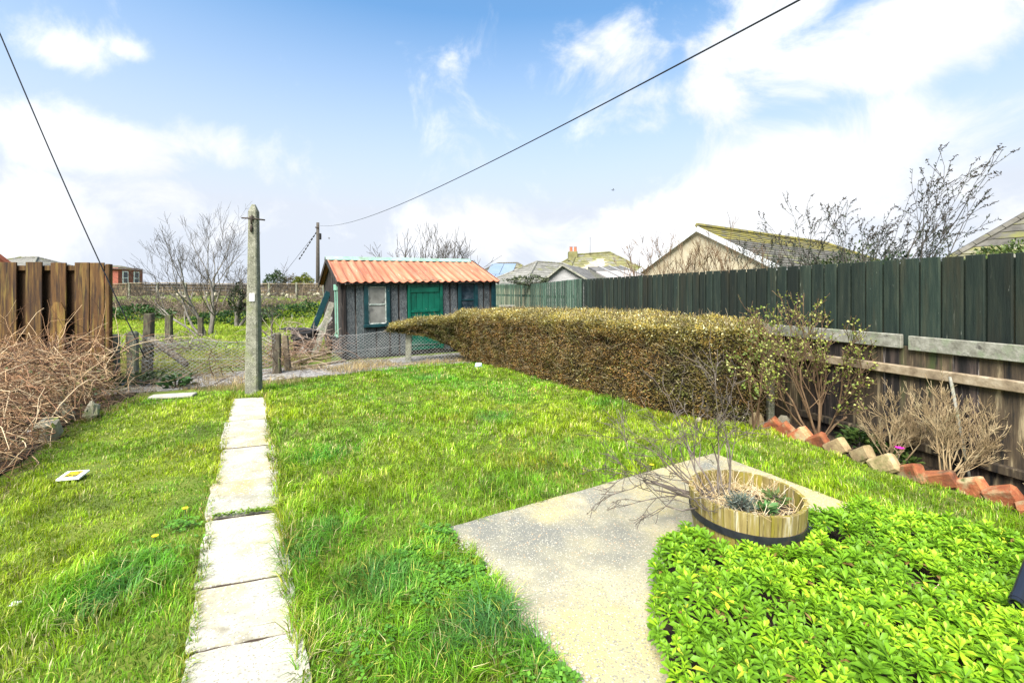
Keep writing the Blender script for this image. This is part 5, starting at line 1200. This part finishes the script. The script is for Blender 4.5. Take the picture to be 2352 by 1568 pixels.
# spiny dead shrub leaning out to the left
random.seed(77)
root = BT_ + Vector((-.17, .06, -.02))
T, st = tree('spiny_shrub', 'leafless grey spiny shrub sprawling left out of the planter', 'shrub', root,
     [((0, 0, 0), (-1, .0, .14), .50, .010), ((0, .0, 0), (-1, .3, .3), .5, .009), ((0, -.02, 0), (-.95, -.1, .08), .44, .008), ((.03, .03, 0), (-.3, .4, 1.1), .5, .008), ((.12, .06, 0), (.1, .2, 1.2), .5, .008), ((0, .02, 0), (-.9, .55, .5), .46, .0075), ((.02, .03, 0), (-.5, .7, .85), .44, .007), ((.1, .08, 0), (.05, .25, 1.1), .42, .0065), ((.05, .05, 0), (-.25, .5, 1), .44, .007), ((0, -.03, 0), (-1, -.25, .12), .45, .007), ((0, 0, 0), (-.9, .2, .42), .46, .007), ((.0, .03, 0), (-.7, .5, .75), .44, .006)],
     dict(split=3, ang=.72, ratio=.62, up=.015, wob=.13, minr=.0022), M['greytwig'], M['greytwig'], levels=3, sides=4)
s = Strands()
for tw in st['tw']:
    for k in range(3):
        p = random.choice(tw[1:]); s.add([p, p + rvec(.011), p + rvec(.016)], .0013, .0007)
s.obj('thorns', M['greytwig'], T, 'stuff')
# dry grass in the planter
T = thing('dry_grass_clump', 'tuft of straw-coloured dead grass filling the back of the planter', 'grass', BT_); s = Strands()
for k in range(620):
    a, r_ = random.uniform(0, 6.28), (random.random() ** .5) * .29; p = BT_ + Vector((r_ * math.cos(a), r_ * math.sin(a), .0))
    if p.x > BC.x + .05 and p.y < BC.y - .05 and random.random() < .6: continue
    d = Vector((random.gauss(-.2, .7), random.gauss(.0, .6), random.uniform(.2, 1.1))).normalized(); l = random.uniform(.06, .19); pts = [p]
    for j in range(3): d = (d + rvec(.22) + Vector((0, 0, -.28))).normalized(); pts.append(pts[-1] + d * l / 3)
    for j, q in enumerate(pts):
        if math.hypot(q.x - BC.x, q.y - BC.y) > BRD - .035 and q.z < BC.z + BHt + .01: q.z = BC.z + BHt + .012
        q.z = max(q.z, BC.z + BHt - .08)
    c = random.choice([(.50, .38, .20), (.58, .47, .28), (.40, .28, .14), (.64, .55, .38)]); s.add(pts, .0022, .0010, c)
s.obj('blades', M['dry'], T, 'stuff', color=True)
q = BT_ + Vector((-.12, -.17, .03)); rosette_plant('silver_shrublet', 'small grey-green lavender tuft in the planter', tuple(q), 520, .045, .006, .09, [(.12, .15, .12), (.18, .21, .18), (.08, .11, .08)], spread=.075, up=.9)
q = BT_ + Vector((.06, -.14, .0)); rosette_plant('green_rosette', 'small bright green rosette in the planter', tuple(q), 60, .07, .02, .05, [(.05, .13, .03), (.08, .18, .05)], spread=.03)
q = BT_ + Vector((.2, .0, .0)); rosette_plant('green_sprig', 'loose green sprig by the right rim of the planter', tuple(q), 70, .06, .012, .07, [(.07, .13, .03), (.11, .17, .05)], spread=.06)

# ================================================================== LOW GREEN GROUND COVER
GC_px = [(1574, 1200), (1512, 1240), (1500, 1300), (1500, 1400), (1508, 1480), (1532, 1568)]
GCP = [G(x, y, .14) for x, y in GC_px] + [Vector((.62, 1.0, 0)), Vector((3.4, 1.0, 0)), Vector((3.7, 2.3, 0))] + [G(x, y, .16) for x, y in ((2352, 1262), (2200, 1205), (2080, 1178), (1960, 1166), (1850, 1178))]
GCP = [(p.x, p.y) for p in GCP]
def edge_dist(x, y, poly):
    d = np.full(np.shape(x), 9.0)
    for i in range(len(poly)):
        ax, ay = poly[i]; bx, by = poly[(i + 1) % len(poly)]; L2 = (bx - ax) ** 2 + (by - ay) ** 2 + 1e-9
        t = np.clip(((x - ax) * (bx - ax) + (y - ay) * (by - ay)) / L2, 0, 1); d = np.minimum(d, np.hypot(x - ax - t * (bx - ax), y - ay - t * (by - ay)))
    return d
def ground_cover():
    r = np.random.default_rng(21); x0, x1 = min(p[0] for p in GCP), max(p[0] for p in GCP); y0, y1 = min(p[1] for p in GCP), max(p[1] for p in GCP)
    # jittered grid of shoots
    st_ = .054; gx, gy = np.meshgrid(np.arange(x0, x1, st_), np.arange(y0, y1, st_)); x = gx.ravel() + r.uniform(-.03, .03, gx.size); y = gy.ravel() + r.uniform(-.03, .03, gx.size)
    m = inpoly(x, y, GCP) & (np.hypot(x - BC.x, y - BC.y) > BRD + .0)
    hole = (np.hypot((x - 2.22) / 1.3, y - 2.38) < .085) | (np.hypot(x - 1.45, y - 2.27) < .06) | (np.hypot(x - 1.15, y - 2.5) < .045) | (np.hypot((x - 2.0) / 1.6, y - 2.75) < .05); m &= ~hole
    x, y = x[m], y[m]; ed = np.clip(edge_dist(x, y, GCP) / .16, 0, 1); ht = .06 + .19 * np.sqrt(ed) + .05 * vnoise(x, y, 31, .22) + r.uniform(-.018, .022, len(x))
    # soil mound below
    V, T, C_ = [], [], []; off = 0
    for i in range(len(x)):
        big = r.uniform(.65, 1.45); nl = r.integers(9, 14); tone = vnoise(x[i], y[i], 33, .3) * .5 + r.uniform(-.4, .4)
        tilt = np.array([r.normal(0, .22), r.normal(0, .22) - .12, 1.0]); tilt /= np.linalg.norm(tilt); ex = np.cross(tilt, [0, 1, .1]); ex /= np.linalg.norm(ex); ey = np.cross(tilt, ex)
        for ring, (k_, elev, ll) in enumerate(((nl // 3, .95, .6), (nl // 2, .5, .9), (nl // 2 + 1, .05, 1.0), (4, -.35, .95))):
            a = r.uniform(0, 6.28) + np.arange(k_) * 6.283 / max(1, k_) + r.uniform(-.25, .25, k_); el = elev + r.uniform(-.2, .2, k_)
            D_ = np.cos(el)[:, None] * (np.cos(a)[:, None] * ex + np.sin(a)[:, None] * ey) + np.sin(el)[:, None] * tilt
            Nn = -np.sin(el)[:, None] * (np.cos(a)[:, None] * ex + np.sin(a)[:, None] * ey) + np.cos(el)[:, None] * tilt
            P0 = np.array([x[i], y[i], ht[i] - .012 * ring]) + np.zeros((k_, 3)); l = .051 * big * ll * r.uniform(.8, 1.15, k_); w = l * r.uniform(.30, .38, k_)
            base = np.array([.190, .375, .012]); young = np.array([.290, .490, .020]); old = np.array([.125, .270, .014]); yel = np.array([.42, .45, .03])
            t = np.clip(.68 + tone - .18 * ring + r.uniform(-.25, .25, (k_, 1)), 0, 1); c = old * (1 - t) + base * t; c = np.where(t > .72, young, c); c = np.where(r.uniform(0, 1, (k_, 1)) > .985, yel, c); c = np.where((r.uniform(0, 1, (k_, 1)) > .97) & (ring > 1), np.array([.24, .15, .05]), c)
            # oblanceolate leaf: 8 vertices, folded along the midrib, curved down
            S = np.cross(D_, Nn); U = Nn
            def pt(f, s_, dz): return P0 + D_ * (l * f)[:, None] + S * (w * s_)[:, None] + U * (l * dz)[:, None]
            L8 = np.stack([pt(0, 0, 0), pt(.35, -.28, .07), pt(.35, .28, .07), pt(.40, 0, .03), pt(.75, -.5, .06), pt(.75, .5, .06), pt(.78, 0, .0), pt(1.0, 0, -.10)], 1).reshape(-1, 3)
            b = off + np.arange(k_)[:, None] * 8
            T.append((b[:, :, None] + np.array([[0, 3, 1], [0, 2, 3], [1, 3, 4], [3, 6, 4], [3, 2, 5], [3, 5, 6], [4, 6, 7], [6, 5, 7]])[None]).reshape(-1, 3))
            V.append(L8); C_.append(np.repeat(c * r.uniform(.8, 1.2, (k_, 1)), 8, 0)); off += k_ * 8
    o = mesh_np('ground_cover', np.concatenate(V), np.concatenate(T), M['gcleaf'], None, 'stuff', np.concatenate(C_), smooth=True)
    o['label'] = 'bright green leafy ground cover filling the near right corner'; o['category'] = 'ground cover'
    md = MB(); md.prism([(a + (2.0 - a) * .04, b + (2.2 - b) * .04) for a, b in GCP], -.02, .045); md.obj('ground_cover_soil', M['soil'], kind='structure')
M['gcleaf'] = leafmat('ground_cover_leaf', .5, .35, spec=.3)
ground_cover()
# dead stems in the hole of the ground cover, black pipe at the right edge
T = thing('dead_stalks', 'bare brown stalks in a gap of the ground cover', 'stalks', (2.22, 2.38, .05)); s = Strands()
for k in range(60):
    a = random.uniform(0, 6.28); p = Vector((2.22 + random.gauss(0, .05), 2.36 + random.gauss(0, .04), .06 + random.random() * .08)); d = Vector((math.cos(a), math.sin(a) * .6, random.uniform(-.1, .5))); e = p + d * random.uniform(.05, .13); s.add([p, p.lerp(e, .5) + rvec(.01), e], .003, .0018, random.choice([(.30, .14, .08), (.42, .22, .13), (.50, .36, .22)]))
s.obj('stalks', M['dry'], T, 'stuff', color=True)
a = Pz(2333, 1386, 2.05); b = a + Vector((.32, .20, .11)); T = thing('black_pipe', 'black plastic pipe end poking from the ground cover at the right edge', 'pipe', a)
d = (b - a).normalized(); ref = d.cross(Vector((0, 0, 1))).normalized(); up_ = ref.cross(d)
V = []; n = 18
for (t, r_) in ((0, .025), (1, .025), (1, .020), (0, .020)):
    for k in range(n): c = a.lerp(b, t) + (ref * math.cos(2 * math.pi * k / n) + up_ * math.sin(2 * math.pi * k / n)) * r_; V.append(c)
f = [(j * n + k, j * n + (k + 1) % n, ((j + 1) % 4) * n + (k + 1) % n, ((j + 1) % 4) * n + k) for j in range(4) for k in range(n)]
MB().add(V, f).obj('tube', M['plastic'], T, world=True, smooth=False)
MB().tube([a + d * .02, a + d * .05], .028, 18).obj('collar', M['plastic'], T, world=True)

# ================================================================== GRASS
def grass_mesh(name, x, y, ln, wd, lean, col, seed, z=None, kind='stuff', lab=None, cat=None):
    r = np.random.default_rng(seed); n = len(x); cs = .09; a = 6.283 * np.abs(np.sin(np.floor(x / cs + .4 * np.sin(y * 9)) * 12.9898 + np.floor(y / cs + .4 * np.sin(x * 8)) * 78.233) * 43758.5453 % 1) + r.normal(0, .95, n); z = ground_h(x, y) if z is None else z
    B = np.stack([x, y, z], 1); dirv = np.stack([np.cos(a), np.sin(a), np.zeros(n)], 1); side = np.stack([-np.sin(a), np.cos(a), np.zeros(n)], 1)
    up = np.array([0, 0, 1.0]); mid = B + dirv * (ln * lean * .35)[:, None] + up * (ln * .55)[:, None]; k = np.clip(1 - lean * .75, .12, 1)
    tip = B + dirv * (ln * lean * 1.05)[:, None] + up * (ln * (.45 + .55 * k))[:, None]
    s = side * (wd / 2)[:, None]; V = np.stack([B - s, B + s, mid - s * .8, mid + s * .8, tip], 1).reshape(-1, 3); b = np.arange(n)[:, None] * 5
    T = (b[:, :, None] + np.array([[0, 1, 3], [0, 3, 2], [2, 3, 4]])[None]).reshape(-1, 3)
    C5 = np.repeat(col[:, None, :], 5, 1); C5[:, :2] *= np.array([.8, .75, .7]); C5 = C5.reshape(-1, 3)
    o = mesh_np(name, V, T, M['blade'], None, kind, C5)
    if lab: o['label'] = lab; o['category'] = cat
    return o
def in_any(x, y, polys):
    m = np.zeros(len(x), bool)
    for p in polys: m |= inpoly(x, y, p)
    return m
LAWN = [(p.x - .3, p.y) for p in (G(0, 1175), G(70, 1112), G(140, 1052), G(215, 975), G(345, 915))] + [(-5.6, 7.55), (-4.7, 7.75), (-4.3, 8.2), (-3.8, 9.0), (-3.0, 9.9), (-1.9, 10.6), (-1.0, 10.9), (-.5, 10.35), (.25, 9.4), (.95, 8.3), (1.6, 7.2), (2.1, 6.4), (2.6, 6.0)] + [(p.x - .06, p.y - .03) for p in brick_pts] + [(4.3, 2.5), (4.3, .6), (-5.5, .6), (-5.2, 2.2)]
pat2 = [(p.x, p.y) for p in PATIO]
def lawn():
    r = np.random.default_rng(50); N = 900000; x = r.uniform(-6.5, 4.6, N); y = r.uniform(.6, 11, N)
    keep = r.uniform(0, 1, N) < np.clip((2.6 / np.maximum(y, 1.2)) ** 1.15, 0, 1) * .95
    x, y = x[keep], y[keep]; j = .03 * vnoise(x, y, 60, .12)
    m = inpoly(x + j, y + j, LAWN); x, y = x[m], y[m]
    xm = x - j[m] * 0; ragged = .022 * vnoise(x, y, 61, .1)
    pathL = path_c(y) + .022 * np.clip((3.2 - y) / 1.2, 0, 1); dpx = np.abs(x - pathL + .0) ; m = ~((dpx < .236 + ragged) & (y < 7.18)); x, y = x[m], y[m]
    m = ~(inpoly(x, y, pat2) & (edge_dist(x, y, pat2) > .012 + .03 * np.clip(vnoise(x, y, 71, .13) + .1, 0, 1))); x, y = x[m], y[m]; m = ~inpoly(x, y, GCP); x, y = x[m], y[m]
    m = ~(np.hypot(x - BC.x, y - BC.y) < BRD); x, y = x[m], y[m]
    n = len(x); sc = np.maximum(1, y / 3.2)
    t1 = vnoise(x, y, 62, .55); t2 = vnoise(x, y, 63, .22); t3 = vnoise(x, y, 64, 1.6)
    pd_ = np.abs(x - path_c(y)); edgep = np.exp(-((pd_ - .27) / .16) ** 2) * np.where(x > path_c(y), 1, .45) * (.4 + .6 * (vnoise(x, y, 65, .4) > -.1))
    # big dark tufts seen in the lawn
    tuft = np.zeros(n)
    for (px, py, rad_, w) in ((230, 1370, .30, 1.0), (760, 1230, .30, .7), (880, 1340, .35, .8), (1130, 1440, .22, 1.3), (1000, 1500, .3, .8), (1130, 960, .4, .7), (760, 1050, .35, .6), (1390, 930, .4, .6), (980, 870, .5, .6), (820, 1420, .3, .6), (1220, 1500, .2, 1.1), (700, 1270, .2, 1.0)):
        c = G(px, py); tuft = np.maximum(tuft, w * np.exp(-((x - c.x) ** 2 + (y - c.y) ** 2) / rad_ ** 2))
    t4 = vnoise(x, y, 69, .11); ln = .040 + .030 * np.clip(t1 + .4, 0, 1.4) + .018 * t2 + .020 * t4 + .05 * edgep + .065 * tuft; ln = np.clip(ln, .016, .18) * r.uniform(.55, 1.4, n)
    left = (x < path_c(y)); ln = ln * np.where(left & (tuft < .3), .75, 1.0)
    wd = .0042 * sc ** .8 * r.uniform(.7, 1.3, n); lean = np.clip(.55 + .35 * r.normal(0, 1, n) + .25 * (tuft + edgep), .05, 1.5)
    g1 = np.array([.150, .310, .008]); g2 = np.array([.085, .255, .012]); g3 = np.array([.235, .325, .008]); g4 = np.array([.42, .42, .08]); bl = np.array([.065, .185, .060]); st = np.array([.46, .42, .20])
    f = np.clip(.5 + .55 * t3 + .35 * t1 + r.normal(0, .25, n), 0, 1)[:, None]; c = g1 * (1 - f) + g3 * f
    gr = np.clip(tuft * 1.3 + .5 * (vnoise(x, y, 66, .8) > .35) + .4 * np.clip((y - 6.5) / 3, 0, 1), 0, 1)[:, None]; c = c * (1 - gr) + g2 * gr
    bt_ = (np.clip(tuft - .25, 0, 1) * (vnoise(x, y, 67, .25) > 0))[:, None]; c = c * (1 - bt_ * .8) + bl * bt_ * .8
    q = r.uniform(0, 1, (n, 1)); c = np.where(q > .93, g4, c); dryp = (.03 + .12 * np.clip(vnoise(x, y, 68, .45) - .1, 0, 1) + .8 * np.exp(-((x + 3.2) ** 2 + (y - 1.95) ** 2) / .05))[:, None]; c = np.where(q < dryp, st, c)
    near_path = np.exp(-((pd_ - .25) / .07) ** 2)[:, None] * (r.uniform(0, 1, (n, 1)) < .6); c = c * (1 - near_path * .6) + np.array([.24, .19, .02]) * near_path * .6
    c = c * r.uniform(.5, 1.55, (n, 1)) * np.clip(1 + .3 * t4 + .22 * vnoise(x, y, 72, .3) + .15 * vnoise(x, y, 73, .9), .45, 1.6)[:, None]; wr = (vnoise(x, y, 74, .6) > .55) & (r.uniform(0, 1, n) < .5); ln = np.where(wr, ln * .6, ln); c[wr] = c[wr] * np.array([1.25, .85, 1.3])
    o = grass_mesh('lawn_grass', x, y, ln, wd, lean, c, 51, lab='bright green uneven lawn grass covering the garden', cat='grass')
    print('lawn blades', n)
lawn()
def strip_grass(name, poly, N, ln0, cols, seed, lab, w0=.005, lean0=.7, excl=(), patch=None):
    r = np.random.default_rng(seed); xs = [p[0] for p in poly]; ys = [p[1] for p in poly]; x = r.uniform(min(xs), max(xs), N); y = r.uniform(min(ys), max(ys), N); m = inpoly(x, y, poly)
    for e in excl: m &= ~inpoly(x, y, e)
    if patch is not None: m &= vnoise(x, y, seed + 5, patch[0]) > patch[1]
    x, y = x[m], y[m]; n = len(x); t = vnoise(x, y, seed + 1, .5); c = np.array(cols)[r.integers(0, len(cols), n)] * r.uniform(.7, 1.25, (n, 1)) * (1 + .2 * t[:, None])
    grass_mesh(name, x, y, np.clip(ln0 * (1 + .5 * t), .02, 1) * r.uniform(.5, 1.3, n), w0 * np.maximum(1, y / 7) * r.uniform(.7, 1.3, n), np.clip(lean0 + .35 * r.normal(0, 1, n), .05, 1.5), c, seed + 2, lab=lab, cat='grass')
STRAW = [(.38, .29, .14), (.46, .37, .20), (.30, .21, .10), (.22, .19, .06)]
FOOT = [(p.x, p.y) for p in (SW(-.3, -.3), SW(SHEDL + .3, -.3), SW(SHEDL + .3, 3.8), SW(-.3, 3.8))]
strip_grass('dead_grass', [(-5.6, 7.7), (-4.6, 7.6), (-3.7, 8.9), (-2.8, 9.9), (-.8, 10.8), (-.5, 11.6), (-2.4, 11.4), (-4.2, 10.9), (-5.4, 9.7), (-7.0, 9.4), (-7.4, 8.2)], 22000, .13, STRAW, 70, 'straw-coloured dead grass between the lawn and the shed', excl=(), patch=(.7, -.25))
strip_grass('rough_grass', [(-9.5, 8.8), (-6.8, 9.9), (-5.0, 10.5), (-5.2, 12.5), (-9.0, 12.8), (-12, 12)], 22000, .16, [(.28, .28, .06), (.22, .27, .03), (.38, .32, .14), (.16, .20, .02)], 80, 'rough tussocky grass between the track and the field', excl=(FOOT,))
FIELD = [(-12, 11.5), (-5.6, 12.3), (-6.6, 16.5), (-5, 20), (-5, 26), (-9, 31.5), (-26, 31.5), (-26, 20)]
strip_grass('field_grass', FIELD, 110000, .13, [(.26, .38, .02), (.22, .36, .015), (.30, .39, .025), (.34, .37, .06)], 90, 'yellow-green field grass beyond the track', w0=.008, excl=(FOOT,))
# straw litter and tan stems round the brick edging / bed
strip_grass('bed_litter', BED, 5000, .05, [(.30, .21, .11), (.20, .13, .07), (.06, .08, .02), (.38, .30, .17)], 95, 'dry litter on the flower bed soil', w0=.003, lean0=1.2, patch=(.5, -.1))
strip_grass('bramble_litter', [(p[0] + (.3 if p[0] > -7 else 0), p[1]) for p in EARTH], 16000, .09, [(.26, .18, .10), (.18, .12, .07), (.10, .12, .03), (.34, .25, .15)], 97, 'dry litter under the brambles', w0=.004, lean0=1.2)
# clover and other broad-leaved weeds at the patio edge
def clover():
    r = np.random.default_rng(44); P_, D_ = [], []
    for (px, py, rad_, n) in ((1010, 1240, .12, 130), (1060, 1320, .14, 260), (1100, 1370, .12, 200), (1150, 1400, .10, 160), (950, 1290, .12, 120), (1000, 1370, .14, 120), (1240, 1530, .14, 200), (1300, 1560, .10, 120), (1130, 1265, .05, 0), (860, 1500, .12, 60), (415, 1215, .08, 40), (330, 1300, .2, 60), (560, 1190, .03, 0)):
        c = G(px, py)
        for k in range(n): P_.append((c.x + r.normal(0, rad_ * .6), c.y + r.normal(0, rad_ * .6), r.uniform(.02, .06)))
    P_ = np.array(P_); m = ~inpoly(P_[:, 0], P_[:, 1], pat2); P_ = P_[m]; n = len(P_)
    P3 = np.repeat(P_, 3, 0); a = np.repeat(r.uniform(0, 6.28, n), 3) + np.tile(np.arange(3) * 2.094, n); D_ = np.stack([np.cos(a), np.sin(a), r.uniform(-.1, .5, 3 * n)], 1)
    cols = np.array([(.085, .225, .02), (.12, .28, .03), (.06, .16, .02)])[r.integers(0, 3, 3 * n)] * r.uniform(.8, 1.2, (3 * n, 1))
    V, T, C_ = leaves_arrays(P3, D_, np.tile([0, 0, 1.0], (3 * n, 1)) + r.normal(0, .2, (3 * n, 3)), .026, .020, cols, .1)
    o = mesh_np('clover', V, T, M['leaf'], None, 'stuff', C_); o['label'] = 'darker green clover along the patio edge'; o['category'] = 'clover'
clover()
# moss and weeds in the joint of the path
r = np.random.default_rng(45); n = 260; z = 3.42 + r.normal(0, .012, n); w = r.uniform(-.2, .22, n); P_ = np.stack([path_c(3.42) + w, z + w * .31, r.uniform(.03, .05, n)], 1)
a = r.uniform(0, 6.28, n); V, T, C_ = leaves_arrays(P_, np.stack([np.cos(a), np.sin(a), r.uniform(0, .6, n)], 1), np.tile([0, 0, 1.0], (n, 1)), .03, .012, np.array([(.12, .20, .015)]) * r.uniform(.7, 1.5, (n, 1)))
o = mesh_np('joint_weed', V, T, M['leaf'], None, 'stuff', C_); o['label'] = 'green weed growing along a joint of the slab path'; o['category'] = 'weed'
# dandelions
for (px, py, lab) in ((356, 1232, 'dandelion flower nearest the path in the left lawn'), (425, 1168, 'small dandelion further up the left lawn'), (1497, 1068, 'lone dandelion in the main lawn near the patio'), (2340, 1240, 'dandelion by the ground cover at the right edge')):
    q = G(px, py, .05); T = thing('dandelion', lab, 'flower', (q.x, q.y, 0)); MB().tube([(q.x, q.y, 0), (q.x, q.y, .05)], .0025, 5).obj('stem', M['darkbark'], T, world=True)
    f = MB()
    for k in range(14):
        a = k * 2 * math.pi / 14; f.add([(q.x, q.y, .052), (q.x + .018 * math.cos(a - .2), q.y + .018 * math.sin(a - .2), .06), (q.x + .021 * math.cos(a), q.y + .021 * math.sin(a), .058), (q.x + .018 * math.cos(a + .2), q.y + .018 * math.sin(a + .2), .06)], [(0, 1, 2, 3)])
    f.lathe([(.001, .062), (.009, .060), (.012, .052)], (q.x, q.y, 0), 8); f.obj('flower_head', M['yellow'], T, world=True)
# litter on the lawn
q = G(168, 1092, .04); T = thing('food_carton', 'flattened white carton with yellow print on the left lawn', 'litter', (q.x, q.y, .035), rotz=.25)
MB().box((0, 0, .008), (.18, .15, .02), Matrix.Rotation(.12, 3, 'X'), .004).obj('carton', M['white'], T); MB().box((.0, -.0, .0215), (.10, .10, .006), Matrix.Rotation(.12, 3, 'X'), .001).obj('printed_panel', M['print'], T)
for (px, py, lab) in ((35, 1385, 'scrap of white paper in the near left lawn'), (68, 990, 'white scrap at the edge of the brambles')):
    q = G(px, py, .03); o = MB().box((0, 0, 0), (.05, .03, .006), Matrix.Rotation(.3, 3, 'X'), .002, .003).obj('paper_scrap', M['white']); o.location = q; tag(o, lab, 'litter')
# loose pebbles along the broken patio edge
r = np.random.default_rng(46); V, Fq = [], []
mb = MB()
for k in range(420):
    i = r.integers(0, len(edge) - 1); p = edge[i].lerp(edge[i + 1], r.random()); rr_ = r.uniform(.003, .009); p = p + Vector((r.normal(0.02, .03), r.normal(.01, .03), 0))
    mb.box((p.x, p.y, .032 + rr_ * .3), (2 * rr_, 1.6 * rr_, 1.2 * rr_), Matrix.Rotation(r.uniform(0, 3), 3, 'Z'), rr_ * .5)
o = mb.obj('pebbles', M['slab'], kind='stuff'); o['label'] = 'loose pebbles along the broken patio edge'; o['category'] = 'pebbles'
bpy.context.view_layer.update()
